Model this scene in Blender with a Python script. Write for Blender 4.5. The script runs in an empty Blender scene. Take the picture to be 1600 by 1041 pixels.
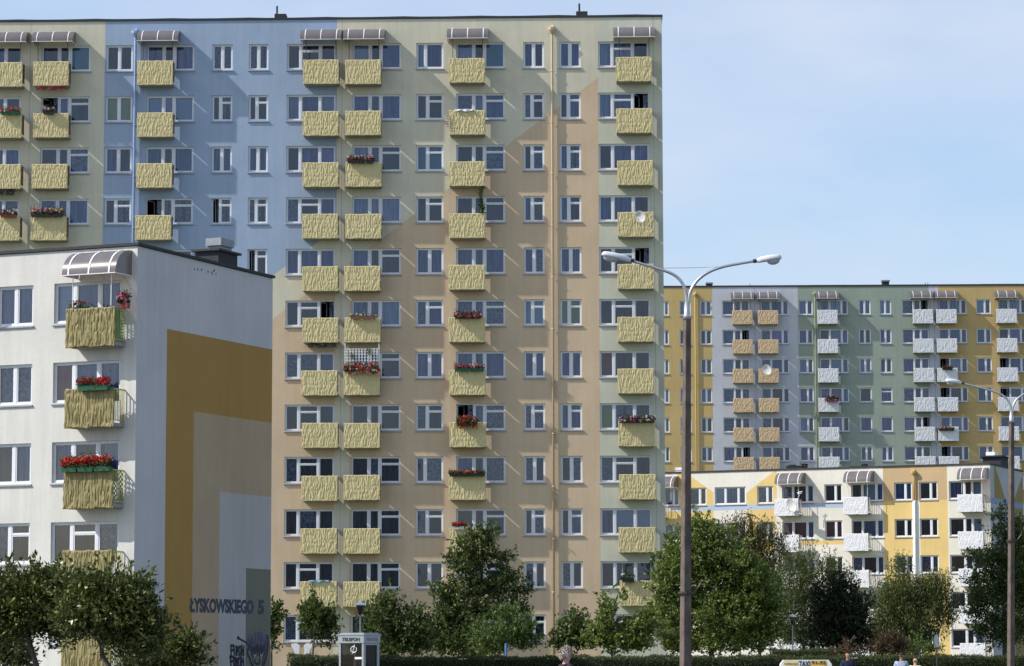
import bpy, math, random
import numpy as np
from mathutils import Vector, Matrix

# ------------------------------------------------------------------ camera, sky, sun
SC = bpy.context.scene
C = SC.collection
FPX, PIT, ROL = 4675.0, .108, .00205           # focal length in photo pixels, pitch, roll
CAMH = 1.6
cd = bpy.data.cameras.new('camera'); cam = bpy.data.objects.new('camera', cd); C.objects.link(cam)
cd.sensor_width = 36; cd.lens = FPX / 1600 * 36; cd.clip_end = 5000; cd.clip_start = .5
cam.matrix_world = Matrix.Translation((0, 0, CAMH)) @ Matrix.Rotation(math.pi/2 + PIT, 4, 'X') @ Matrix.Rotation(-ROL, 4, 'Z')
SC.camera = cam
SUN_EL, SUN_AZ = math.radians(41), math.radians(192.5)     # azimuth counter-clockwise from +X
sdir = Vector((math.cos(SUN_EL)*math.cos(SUN_AZ), math.cos(SUN_EL)*math.sin(SUN_AZ), math.sin(SUN_EL)))
W = bpy.data.worlds.new("World"); SC.world = W; W.use_nodes = True
nt = W.node_tree; nt.nodes.clear()
wo = nt.nodes.new('ShaderNodeOutputWorld'); bg = nt.nodes.new('ShaderNodeBackground')
sky = nt.nodes.new('ShaderNodeTexSky'); sky.sky_type = 'NISHITA'; sky.sun_disc = False
sky.sun_elevation = SUN_EL; sky.sun_rotation = math.pi/2 - SUN_AZ
sky.air_density = 1.0; sky.dust_density = 1.6; sky.ozone_density = 4.0; sky.altitude = 50
tc = nt.nodes.new('ShaderNodeTexCoord'); mp = nt.nodes.new('ShaderNodeMapping')
mp.inputs['Scale'].default_value = (4, 4, 11); mp.inputs['Location'].default_value = (.37, .2, .1)
nz = nt.nodes.new('ShaderNodeTexNoise'); nz.inputs['Scale'].default_value = 1.0; nz.inputs['Detail'].default_value = 5; nz.inputs['Roughness'].default_value = .55
rp = nt.nodes.new('ShaderNodeValToRGB'); rp.color_ramp.elements[0].position = .40; rp.color_ramp.elements[0].color = (.20, .20, .20, 1); rp.color_ramp.elements[1].position = .80
mx = nt.nodes.new('ShaderNodeMixRGB'); mx.inputs[2].default_value = (3.75, 4.1, 4.8, 1)
mu = nt.nodes.new('ShaderNodeMath'); mu.operation = 'MULTIPLY'; mu.inputs[1].default_value = 1.0
nt.links.new(tc.outputs['Generated'], mp.inputs[0]); nt.links.new(mp.outputs[0], nz.inputs['Vector'])
nt.links.new(nz.outputs['Fac'], rp.inputs[0]); nt.links.new(rp.outputs[0], mu.inputs[0]); nt.links.new(mu.outputs[0], mx.inputs[0])
nt.links.new(sky.outputs[0], mx.inputs[1]); nt.links.new(mx.outputs[0], bg.inputs[0]); bg.inputs[1].default_value = .14
nt.links.new(bg.outputs[0], wo.inputs[0])
sl = bpy.data.lights.new('sun', 'SUN'); sl.energy = 4.0; sl.angle = math.radians(.55); sl.color = (1, .95, .88)
so = bpy.data.objects.new('sun', sl); C.objects.link(so); so.rotation_euler = sdir.to_track_quat('Z', 'Y').to_euler(); so.location = (0, 0, 60)
SC.view_settings.view_transform = 'Standard'; SC.view_settings.look = 'None'; SC.view_settings.gamma = 1; SC.view_settings.exposure = 0.47

# ------------------------------------------------------------------ survey: where a photo point lies on a known plane
def ray(px, py):
    X, Y = px - 800, 520.5 - py
    c, s = math.cos(-ROL), math.sin(-ROL)
    X, Y = X*c - Y*s, X*s + Y*c
    return Vector((X, FPX*math.cos(PIT) - Y*math.sin(PIT), FPX*math.sin(PIT) + Y*math.cos(PIT)))
def at(px, py, Y):
    d = ray(px, py); d = d * (Y / d.y); d.z += CAMH; return d
def ppm(Y): return FPX / Y

# ------------------------------------------------------------------ object helpers
def tag(o, label=None, cat=None, group=None, kind=None):
    if label: o['label'] = label
    if cat: o['category'] = cat
    if group: o['group'] = group
    if kind: o['kind'] = kind
    return o
def empty(name, loc=(0, 0, 0), rz=0, label=None, cat=None, group=None):
    o = bpy.data.objects.new(name, None); C.objects.link(o); o.location = loc; o.rotation_euler = (0, 0, rz)
    o.empty_display_size = .2
    return tag(o, label, cat, group)
def link(name, me, parent=None, loc=(0, 0, 0), rot=(0, 0, 0), scale=None):
    o = bpy.data.objects.new(name, me); C.objects.link(o); o.parent = parent; o.location = loc; o.rotation_euler = rot
    if scale: o.scale = scale
    return o
class MB:
    """collects boxes, tubes and quads and makes one mesh of them"""
    def __init__(s): s.v = []; s.f = []; s.m = []
    def add(s, vs, fs, m=0):
        n = len(s.v); s.v += [tuple(v) for v in vs]; s.f += [tuple(i+n for i in f) for f in fs]; s.m += [m]*len(fs)
    def box(s, a, b, m=0):
        x0, y0, z0 = a; x1, y1, z1 = b
        s.add([(x0,y0,z0),(x1,y0,z0),(x1,y1,z0),(x0,y1,z0),(x0,y0,z1),(x1,y0,z1),(x1,y1,z1),(x0,y1,z1)],
              [(0,3,2,1),(4,5,6,7),(0,1,5,4),(1,2,6,5),(2,3,7,6),(3,0,4,7)], m)
    def quad(s, a, b, c, d, m=0): s.add([a, b, c, d], [(0, 1, 2, 3)], m)
    def tube(s, pts, rad, n=8, m=0, cap=True):
        pts = [Vector(p) for p in pts]
        if not hasattr(rad, '__len__'): rad = [rad]*len(pts)
        base = len(s.v); prev = None
        for i, p in enumerate(pts):
            t = (pts[min(i+1, len(pts)-1)] - pts[max(i-1, 0)]).normalized()
            if prev is None:
                u = t.orthogonal().normalized()
            else:
                u = (prev - t*prev.dot(t)).normalized()
            prev = u; w = t.cross(u)
            for k in range(n):
                a = 2*math.pi*k/n
                s.v.append(tuple(p + (u*math.cos(a) + w*math.sin(a))*rad[i]))
        for i in range(len(pts)-1):
            for k in range(n):
                a = base+i*n+k; b = base+i*n+(k+1) % n
                s.f.append((a, b, b+n, a+n)); s.m.append(m)
        if cap:
            s.f.append(tuple(base+k for k in reversed(range(n)))); s.m.append(m)
            e = base+(len(pts)-1)*n; s.f.append(tuple(e+k for k in range(n))); s.m.append(m)
    def lathe(s, prof, c=(0, 0, 0), n=20, m=0, axis='z'):
        base = len(s.v)
        for r, z in prof:
            for k in range(n):
                a = 2*math.pi*k/n
                s.v.append((c[0]+r*math.cos(a), c[1]+r*math.sin(a), c[2]+z))
        for i in range(len(prof)-1):
            for k in range(n):
                a = base+i*n+k; b = base+i*n+(k+1) % n
                s.f.append((a, b, b+n, a+n)); s.m.append(m)
    def mesh(s, name, mats, smooth=False):
        me = bpy.data.meshes.new(name); me.from_pydata(s.v, [], s.f)
        if not isinstance(mats, (list, tuple)): mats = [mats]
        for k in mats: me.materials.append(k)
        me.polygons.foreach_set('material_index', s.m)
        if smooth: me.polygons.foreach_set('use_smooth', [True]*len(s.f))
        me.update(); return me
    def obj(s, name, mats, parent=None, loc=(0, 0, 0), rot=(0, 0, 0), smooth=False):
        return link(name, s.mesh(name, mats, smooth), parent, loc, rot)
def np_mesh(name, V, Fq, mat, smooth=False):
    V = np.asarray(V, np.float32); Fq = np.asarray(Fq, np.int32); k = Fq.shape[1]
    me = bpy.data.meshes.new(name); me.vertices.add(len(V)); me.vertices.foreach_set('co', V.ravel())
    me.loops.add(Fq.size); me.loops.foreach_set('vertex_index', Fq.ravel())
    me.polygons.add(len(Fq)); me.polygons.foreach_set('loop_start', np.arange(0, Fq.size, k, dtype=np.int32))
    if smooth: me.polygons.foreach_set('use_smooth', np.ones(len(Fq), bool))
    for m in (mat if isinstance(mat, (list, tuple)) else [mat]): me.materials.append(m)
    me.update(calc_edges=True); me.validate(); return me

# ------------------------------------------------------------------ materials
def nodes(name):
    m = bpy.data.materials.new(name); m.use_nodes = True; t = m.node_tree
    return m, t, t.nodes['Principled BSDF']
def N(t, kind, **kw):
    n = t.nodes.new(kind)
    for k, v in kw.items():
        if hasattr(n, k): setattr(n, k, v)
        else: n.inputs[k].default_value = v
    return n
def rgba(c): return (c[0], c[1], c[2], 1)
def plain(name, col, rough=.6, metal=0, spec=.4, var=.12, vscale=6, bump=0, bscale=40):
    m, t, p = nodes(name)
    p.inputs['Roughness'].default_value = rough; p.inputs['Metallic'].default_value = metal; p.inputs['Specular IOR Level'].default_value = spec
    co = N(t, 'ShaderNodeTexCoord')
    n = N(t, 'ShaderNodeTexNoise', Scale=vscale, Detail=5.0); t.links.new(co.outputs['Object'], n.inputs['Vector'])
    r = N(t, 'ShaderNodeMapRange'); r.inputs['From Min'].default_value = .3; r.inputs['From Max'].default_value = .7
    r.inputs['To Min'].default_value = 1-var; r.inputs['To Max'].default_value = 1+var*.6
    t.links.new(n.outputs['Fac'], r.inputs['Value'])
    h = N(t, 'ShaderNodeHueSaturation'); h.inputs['Color'].default_value = rgba(col)
    t.links.new(r.outputs[0], h.inputs['Value']); t.links.new(h.outputs[0], p.inputs['Base Color'])
    if bump:
        b = N(t, 'ShaderNodeBump', Strength=bump, Distance=.02); q = N(t, 'ShaderNodeTexNoise', Scale=bscale, Detail=4.0)
        t.links.new(co.outputs['Object'], q.inputs['Vector']); t.links.new(q.outputs['Fac'], b.inputs['Height']); t.links.new(b.outputs[0], p.inputs['Normal'])
    return m
def painted_wall(name, base, regions, ax='xz', streak=.07, lines=(), grain=.5):
    """render wall paint: base colour and painted fields, each a list of half planes a*u+b*v+c>0 in the wall's own coordinates"""
    m, t, p = nodes(name); L = t.links.new
    p.inputs['Roughness'].default_value = .9; p.inputs['Specular IOR Level'].default_value = .15
    co = N(t, 'ShaderNodeTexCoord'); sp = N(t, 'ShaderNodeSeparateXYZ'); L(co.outputs['Object'], sp.inputs[0])
    U = sp.outputs['X' if ax[0] == 'x' else 'Y']; V = sp.outputs['Z']
    wob = N(t, 'ShaderNodeTexNoise', Scale=3.0, Detail=2.0); L(co.outputs['Object'], wob.inputs['Vector'])
    def half(a, b, c):
        q = N(t, 'ShaderNodeMath', operation='MULTIPLY_ADD'); L(U, q.inputs[0]); q.inputs[1].default_value = a; q.inputs[2].default_value = c
        w = N(t, 'ShaderNodeMath', operation='MULTIPLY_ADD'); L(V, w.inputs[0]); w.inputs[1].default_value = b; L(q.outputs[0], w.inputs[2])
        g = N(t, 'ShaderNodeMath', operation='GREATER_THAN'); L(w.outputs[0], g.inputs[0]); g.inputs[1].default_value = 0
        return g.outputs[0]
    cur = None
    for col, planes in regions:
        msk = None
        for pl in planes:
            h = half(*pl)
            if msk is None: msk = h
            else:
                k = N(t, 'ShaderNodeMath', operation='MULTIPLY'); L(msk, k.inputs[0]); L(h, k.inputs[1]); msk = k.outputs[0]
        x = N(t, 'ShaderNodeMixRGB'); L(msk, x.inputs[0]); x.inputs[2].default_value = rgba(col)
        if cur is None: x.inputs[1].default_value = rgba(base)
        else: L(cur, x.inputs[1])
        cur = x.outputs[0]
    if cur is None:
        x = N(t, 'ShaderNodeRGB'); x.outputs[0].default_value = rgba(base); cur = x.outputs[0]
    # weathering: rain streaks running down, blotches, fine grain
    mp = N(t, 'ShaderNodeMapping'); mp.inputs['Scale'].default_value = (3.2, 3.2, .22); L(co.outputs['Object'], mp.inputs[0])
    st = N(t, 'ShaderNodeTexNoise', Scale=1.0, Detail=6.0, Roughness=.6); L(mp.outputs[0], st.inputs['Vector'])
    bl = N(t, 'ShaderNodeTexNoise', Scale=.35, Detail=5.0); L(co.outputs['Object'], bl.inputs['Vector'])
    gr = N(t, 'ShaderNodeTexNoise', Scale=9.0, Detail=6.0, Roughness=.7); L(co.outputs['Object'], gr.inputs['Vector'])
    def rng(o, a, b):
        r = N(t, 'ShaderNodeMapRange'); r.inputs['From Min'].default_value = .3; r.inputs['From Max'].default_value = .7
        r.inputs['To Min'].default_value = a; r.inputs['To Max'].default_value = b; L(o, r.inputs['Value']); return r.outputs[0]
    k1 = N(t, 'ShaderNodeMath', operation='MULTIPLY'); L(rng(st.outputs['Fac'], 1-streak, 1+streak*.5), k1.inputs[0]); L(rng(bl.outputs['Fac'], .93, 1.05), k1.inputs[1])
    k2 = N(t, 'ShaderNodeMath', operation='MULTIPLY'); L(k1.outputs[0], k2.inputs[0]); L(rng(gr.outputs['Fac'], .95, 1.04), k2.inputs[1])
    val = k2.outputs[0]
    for u0, w in lines:      # joints between the wall slabs
        a = N(t, 'ShaderNodeMath', operation='SUBTRACT'); L(U, a.inputs[0]); a.inputs[1].default_value = u0
        b = N(t, 'ShaderNodeMath', operation='ABSOLUTE'); L(a.outputs[0], b.inputs[0])
        g = N(t, 'ShaderNodeMath', operation='LESS_THAN'); L(b.outputs[0], g.inputs[0]); g.inputs[1].default_value = w
        e = N(t, 'ShaderNodeMath', operation='MULTIPLY_ADD'); L(g.outputs[0], e.inputs[0]); e.inputs[1].default_value = -.45; e.inputs[2].default_value = 1
        k = N(t, 'ShaderNodeMath', operation='MULTIPLY'); L(val, k.inputs[0]); L(e.outputs[0], k.inputs[1]); val = k.outputs[0]
    h = N(t, 'ShaderNodeHueSaturation'); L(cur, h.inputs['Color']); L(val, h.inputs['Value']); L(h.outputs[0], p.inputs['Base Color'])
    b = N(t, 'ShaderNodeBump', Strength=grain, Distance=.012); q = N(t, 'ShaderNodeTexNoise', Scale=16.0, Detail=5.0, Roughness=.7)
    L(co.outputs['Object'], q.inputs['Vector']); L(q.outputs['Fac'], b.inputs['Height'])
    b2 = N(t, 'ShaderNodeBump', Strength=.35, Distance=.05); q2 = N(t, 'ShaderNodeTexNoise', Scale=.9, Detail=3.0)
    L(co.outputs['Object'], q2.inputs['Vector']); L(q2.outputs['Fac'], b2.inputs['Height']); L(b.outputs[0], b2.inputs['Normal']); L(b2.outputs[0], p.inputs['Normal'])
    return m
def glass(name, tint=(.70, .80, .97), refl=.045, gc=(.9, .95, 1, 1)):
    m = bpy.data.materials.new(name); m.use_nodes = True; t = m.node_tree; t.nodes.clear(); L = t.links.new
    o = N(t, 'ShaderNodeOutputMaterial'); mx = N(t, 'ShaderNodeMixShader'); tr = N(t, 'ShaderNodeBsdfTransparent'); gl = N(t, 'ShaderNodeBsdfGlossy')
    tr.inputs[0].default_value = rgba(tint); gl.inputs['Roughness'].default_value = .02; gl.inputs[0].default_value = gc
    fr = N(t, 'ShaderNodeFresnel'); fr.inputs['IOR'].default_value = 1.5
    a = N(t, 'ShaderNodeMath', operation='ADD', use_clamp=True); L(fr.outputs[0], a.inputs[0]); a.inputs[1].default_value = refl
    co = N(t, 'ShaderNodeTexCoord'); q = N(t, 'ShaderNodeTexNoise', Scale=.8, Detail=1.0); b = N(t, 'ShaderNodeBump', Strength=.25, Distance=.03)
    L(co.outputs['Object'], q.inputs['Vector']); L(q.outputs['Fac'], b.inputs['Height']); L(b.outputs[0], gl.inputs['Normal'])
    L(a.outputs[0], mx.inputs[0]); L(tr.outputs[0], mx.inputs[1]); L(gl.outputs[0], mx.inputs[2]); L(mx.outputs[0], o.inputs[0])
    return m
def curtain_mat(name, a, b, lace=0, fold=9):
    m, t, p = nodes(name); L = t.links.new
    p.inputs['Roughness'].default_value = .9; p.inputs['Specular IOR Level'].default_value = .1
    co = N(t, 'ShaderNodeTexCoord'); mp = N(t, 'ShaderNodeMapping'); mp.inputs['Scale'].default_value = (fold, 1, .5 if not lace else lace)
    ob = N(t, 'ShaderNodeObjectInfo'); L(co.outputs['Object'], mp.inputs[0])
    ad = N(t, 'ShaderNodeVectorMath', operation='ADD'); L(mp.outputs[0], ad.inputs[0]); mm = N(t, 'ShaderNodeMath', operation='MULTIPLY'); L(ob.outputs['Random'], mm.inputs[0]); mm.inputs[1].default_value = 30
    L(mm.outputs[0], ad.inputs[1])
    n = N(t, 'ShaderNodeTexNoise', Scale=1.0, Detail=4.0, Roughness=.65); L(ad.outputs[0], n.inputs['Vector'])
    r = N(t, 'ShaderNodeValToRGB'); r.color_ramp.elements[0].position = .36; r.color_ramp.elements[1].position = .66
    r.color_ramp.elements[0].color = rgba(a); r.color_ramp.elements[1].color = rgba(b)
    L(n.outputs['Fac'], r.inputs[0]); L(r.outputs[0], p.inputs['Base Color'])
    return m
def leaf_mat(name, c1, c2, c3=None, rough=.5, trans=.4):
    m = bpy.data.materials.new(name); m.use_nodes = True; t = m.node_tree; p = t.nodes['Principled BSDF']; L = t.links.new
    o = t.nodes['Material Output']
    g = N(t, 'ShaderNodeNewGeometry'); r = N(t, 'ShaderNodeValToRGB')
    r.color_ramp.elements[0].color = rgba(c1); r.color_ramp.elements[1].color = rgba(c2)
    if c3: e = r.color_ramp.elements.new(.93); e.color = rgba(c2); r.color_ramp.elements[-1].color = rgba(c3)
    L(g.outputs['Random Per Island'], r.inputs[0]); L(r.outputs[0], p.inputs['Base Color'])
    p.inputs['Roughness'].default_value = rough; p.inputs['Specular IOR Level'].default_value = .35
    tl = N(t, 'ShaderNodeBsdfTranslucent'); L(r.outputs[0], tl.inputs[0]); mx = N(t, 'ShaderNodeMixShader'); mx.inputs[0].default_value = trans
    L(p.outputs[0], mx.inputs[1]); L(tl.outputs[0], mx.inputs[2]); L(mx.outputs[0], o.inputs[0])
    return m
def canopy_mat():
    m, t, p = nodes('smoky_polycarbonate'); L = t.links.new; o = t.nodes['Material Output']
    p.inputs['Roughness'].default_value = .25; p.inputs['Specular IOR Level'].default_value = .5
    co = N(t, 'ShaderNodeTexCoord'); w = N(t, 'ShaderNodeTexNoise', Scale=2.0, Detail=6.0); L(co.outputs['Object'], w.inputs['Vector'])
    r = N(t, 'ShaderNodeValToRGB'); r.color_ramp.elements[0].color = (.10, .09, .095, 1); r.color_ramp.elements[1].color = (.22, .20, .205, 1)
    L(w.outputs['Fac'], r.inputs[0]); L(r.outputs[0], p.inputs['Base Color'])
    tr = N(t, 'ShaderNodeBsdfTransparent'); tr.inputs[0].default_value = (.55, .42, .36, 1); mx = N(t, 'ShaderNodeMixShader'); mx.inputs[0].default_value = .22
    L(p.outputs[0], mx.inputs[1]); L(tr.outputs[0], mx.inputs[2]); L(mx.outputs[0], o.inputs[0]); return m

M = {}
M['frame'] = plain('white_window_frame', (.68, .70, .74), .45, var=.06)
M['sill'] = plain('zinc_window_sill', (.30, .32, .37), .45, .2, var=.1)
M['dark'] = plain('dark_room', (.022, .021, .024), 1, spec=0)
M['trim'] = plain('roof_bitumen', (.035, .037, .042), .8, bump=.3)
M['glass'] = glass('window_glass')
M['b'] = curtain_mat('sky_tinted_net_curtain', (.035, .06, .15), (.20, .28, .47))  # net curtain; the panes' sky reflection is painted in as its blue
M['g'] = curtain_mat('grey_lace_curtain', (.02, .027, .055), (.30, .345, .45), lace=7, fold=8)
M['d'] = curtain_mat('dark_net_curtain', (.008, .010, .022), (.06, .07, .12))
M['l'] = curtain_mat('pale_blind_and_reflection', (.30, .37, .43), (.38, .45, .51), fold=1)  # pale blinds; on the far block also a painted sky reflection
M['p'] = curtain_mat('pale_net_curtain', (.20, .25, .33), (.42, .48, .57))
M['y'] = curtain_mat('green_yellow_blind', (.33, .38, .13), (.40, .44, .18), fold=1)
M['t'] = curtain_mat('teal_blind', (.05, .20, .23), (.08, .27, .30), fold=3)
M['r'] = curtain_mat('red_curtain', (.22, .02, .03), (.36, .05, .07), fold=4)
M['v'] = curtain_mat('violet_blind', (.20, .17, .36), (.28, .25, .46), fold=2)
M['n'] = curtain_mat('brown_curtain', (.16, .09, .06), (.24, .14, .10), fold=5)
M['x'] = M['dark']
M['yellow_panel'] = plain('pale_yellow_sheet', (.56, .475, .245), .55, var=.07, vscale=3)
M['olive_panel'] = plain('olive_ribbed_sheet', (.245, .205, .085), .6, var=.25, vscale=5)
M['white_panel'] = plain('white_sheet', (.64, .65, .68), .6, var=.08, vscale=3)
M['tan_panel'] = plain('tan_sheet', (.55, .40, .24), .6, var=.1, vscale=3)
M['orange_back'] = plain('orange_sheet_back', (.50, .20, .06), .7)
M['side_sheet'] = plain('brown_side_sheet', (.16, .10, .06), .7)
M['slab'] = plain('balcony_slab_concrete', (.30, .30, .29), .9, bump=.4)
M['rail'] = plain('balcony_rail_paint', (.40, .40, .36), .5)
M['olive_rail'] = plain('yellow_green_rail_paint', (.45, .42, .16), .5)
M['white'] = plain('white_paint', (.78, .79, .80), .4, var=.05)
M['canopy'] = canopy_mat()
M['post_dark'] = plain('dark_metal_post', (.06, .05, .05), .5, .3)
M['chim_metal'] = plain('galvanised_cowl', (.25, .27, .30), .6, .2, var=.15)
M['tar'] = plain('tarred_chimney', (.03, .032, .038), .8, bump=.4)
M['bark'] = plain('bark', (.10, .085, .07), .95, bump=.9, bscale=20, var=.3)
M['pale_bark'] = plain('pale_bark', (.42, .40, .37), .9, bump=.6, bscale=20, var=.4)
M['dish'] = plain('dish_enamel', (.66, .67, .68), .45)
M['soil'] = plain('flower_soil', (.03, .02, .015), .95)

# ------------------------------------------------------------------ buildings
class Bld:
    def __init__(s, name, Y0, adeg, pxl, pxr, roof_v, label, cat, pyref=90, ext=(0, 0)):
        s.Y0 = Y0; s.a = math.radians(adeg); s.d = Vector((math.cos(s.a), math.sin(s.a), 0)); s.n = Vector((-math.sin(s.a), math.cos(s.a), 0))
        s.u0 = 0; s.u0 = s.uv(pxl, pyref)[0] - ext[0]; s.w = s.uv(pxr, pyref)[0] + ext[1]; s.h = roof_v
        o = Vector((0, Y0, 0)) + s.d*s.u0
        s.e = empty(name, o, s.a, label, cat); s.o = o
    def uv(s, px, py, depth=0):                  # local (x, z) on the facade (or on a plane in front of it)
        r = ray(px, py); O = Vector((0, s.Y0, 0)) + s.n*depth
        t = O.dot(s.n) / r.dot(s.n); P = r*t
        return (P - Vector((0, s.Y0, 0))).dot(s.d) - s.u0, P.z + CAMH
    def world(s, x, y, z): return s.o + s.d*x + s.n*y + Vector((0, 0, z))

def wall_mesh(name, w, h, holes, mat, dep=.16, room=.9, rag=0):
    us = sorted({0, w} | {round(q, 4) for H in holes for q in (H[0], H[1])}); vs = sorted({0, h} | {round(q, 4) for H in holes for q in (H[2], H[3])})
    us = [round(u, 4) for u in us]; vs = [round(v, 4) for v in vs]
    def ix(arr, q): return min(range(len(arr)), key=lambda i: abs(arr[i]-q))
    nu, nv = len(us)-1, len(vs)-1
    g = np.zeros((nu+2, nv+2), bool)
    for H in holes: g[ix(us, H[0])+1:ix(us, H[1])+1, ix(vs, H[2])+1:ix(vs, H[3])+1] = True
    b = MB()
    for i in range(nu):
        for j in range(nv):
            x0, x1, z0, z1 = us[i], us[i+1], vs[j], vs[j+1]
            if not g[i+1, j+1]: b.quad((x0,0,z0),(x1,0,z0),(x1,0,z1),(x0,0,z1)); continue
            D = dep + room
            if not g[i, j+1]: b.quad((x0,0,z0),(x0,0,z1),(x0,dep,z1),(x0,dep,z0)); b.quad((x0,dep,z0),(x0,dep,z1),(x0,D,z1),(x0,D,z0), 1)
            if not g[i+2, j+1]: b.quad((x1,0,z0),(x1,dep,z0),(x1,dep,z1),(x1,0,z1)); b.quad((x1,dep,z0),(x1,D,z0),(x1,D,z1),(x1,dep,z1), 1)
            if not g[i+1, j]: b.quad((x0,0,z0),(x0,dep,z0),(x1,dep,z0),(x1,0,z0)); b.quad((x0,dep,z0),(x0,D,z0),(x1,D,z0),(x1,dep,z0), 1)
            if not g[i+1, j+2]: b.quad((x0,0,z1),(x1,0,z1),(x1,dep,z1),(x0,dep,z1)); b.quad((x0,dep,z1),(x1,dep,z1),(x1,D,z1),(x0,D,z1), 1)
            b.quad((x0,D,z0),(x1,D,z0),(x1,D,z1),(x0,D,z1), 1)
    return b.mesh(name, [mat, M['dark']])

def ring(b, x0, x1, z0, z1, t, y0, y1, m=0):
    b.box((x0, y0, z0), (x0+t, y1, z1), m); b.box((x1-t, y0, z0), (x1, y1, z1), m)
    b.box((x0+t, y0, z0), (x1-t, y1, z0+t), m); b.box((x0+t, y0, z1-t), (x1-t, y1, z1), m)
WCACHE = {}
def window(bl, x0, x1, zt, h, spec, door=None, hd=2.28, sill_m=None, group=None):
    """spec: list of (fraction, type, curtain); type F full, T transom on top, O open, P poster; door = index of the sash that is a balcony door"""
    w = x1 - x0; key = (round(w, 2), round(h, 2), tuple(spec), door)
    if key not in WCACHE:
        fr, pn, cu = MB(), MB(), MB(); mats = []
        x = 0
        for i, (f, ty, cc) in enumerate(spec):
            a, c = x, x + w*f; x = c; z0 = -hd if i == door else -h
            if cc not in mats: mats.append(cc)
            mi = mats.index(cc)
            ring(fr, a+.001, c-.001, z0, 0, .055, .085, .16)
            ia, ic, iz0, iz1 = a+.056, c-.056, z0+.056, -.056
            if i == door:
                fr.box((ia, .10, iz0), (ic, .15, iz0+.75)); iz0 += .75
            if ty == 'O':
                # sash swung inwards
                ww = (ic-ia)
                s = MB(); ring(s, 0, ww*.97, iz0, iz1, .05, -.02, .03)
                ca, sa = math.cos(1.15), math.sin(1.15)
                sv = [(ia + v[0]*ca - v[1]*sa, .16 + v[0]*sa + v[1]*ca, v[2]) for v in s.v]; fr.add(sv, s.f)
                gx = ww*.9
                pn.quad((ia+.05*ca, .16+.05*sa, iz0+.05), (ia+gx*ca, .16+gx*sa, iz0+.05), (ia+gx*ca, .16+gx*sa, iz1-.05), (ia+.05*ca, .16+.05*sa, iz1-.05))
                if 'g' not in mats: mats.append('g')
                for q in range(9):
                    xa, xb = ic-ww*.34*(1-q/9), ic-ww*.34*(1-(q+1)/9); cu.quad((xa, .30+.03*math.sin(xa*60), iz0), (xb, .30+.03*math.sin(xb*60), iz0), (xb, .30+.03*math.sin(xb*60), iz1), (xa, .30+.03*math.sin(xa*60), iz1), mats.index('g'))
                continue
            if ty == 'T':
                zt_ = iz1 - .24*h
                ring(fr, ia, ic, zt_+.02, iz1, .04, .10, .155); ring(fr, ia, ic, iz0, zt_-.02, .045, .10, .155)
                fr.box((ia, .09, zt_-.019), (ic, .155, zt_+.019))
            else:
                ring(fr, ia, ic, iz0, iz1, .045, .10, .155)
            g = .04
            pn.quad((ia+g, .13, iz0+g), (ic-g, .13, iz0+g), (ic-g, .13, iz1-g), (ia+g, .13, iz1-g))
            # curtain: pleated strip
            n = max(6, int((ic-ia)/.035)); rr = random.Random(hash((round(a, 2), cc)) & 255)
            amp = .004 if cc in 'lytv' else .022; ph = rr.random()*6; k = rr.uniform(38, 52)
            gapc = cc in 'dg' and rr.random() < .25
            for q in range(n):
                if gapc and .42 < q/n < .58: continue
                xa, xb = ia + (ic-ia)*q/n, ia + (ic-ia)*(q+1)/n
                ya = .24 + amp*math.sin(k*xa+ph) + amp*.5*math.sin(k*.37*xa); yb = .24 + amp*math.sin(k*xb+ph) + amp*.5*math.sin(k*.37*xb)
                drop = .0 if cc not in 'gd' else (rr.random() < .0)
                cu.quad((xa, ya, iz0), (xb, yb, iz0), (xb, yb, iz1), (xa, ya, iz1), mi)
            if ty == 'P': pn_b = None
        sl_ = MB(); xs0, xs1 = 0, w
        if door == 0: xs0 = w*spec[0][0]
        if door is not None and door == len(spec)-1: xs1 = w*(1-spec[-1][0])
        sl_.add([(xs0-.05, -.06, -h-.045), (xs1+.05, -.06, -h-.045), (xs1+.05, .083, -h+.0), (xs0-.05, .083, -h+.0),
                 (xs0-.05, -.06, -h-.085), (xs1+.05, -.06, -h-.085), (xs1+.05, -.002, -h-.085), (xs0-.05, -.002, -h-.085)],
                [(0, 1, 2, 3), (4, 5, 1, 0), (7, 6, 5, 4), (4, 0, 3, 7), (5, 6, 2, 1)])
        WCACHE[key] = (fr.mesh('window', M['frame']), pn.mesh('glazing', M['glass']), cu.mesh('curtain', [M[c] for c in mats], True) if cu.f else None, sl_.mesh('sill', M['sill']))
    f, p, c, s = WCACHE[key]
    o = link('window' if door is None else 'balcony_window', f, bl.e, (x0, 0, zt))
    link('glazing', p, o)
    if c: link('curtain', c, o)
    link('sill', s, o)
    return o

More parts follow.
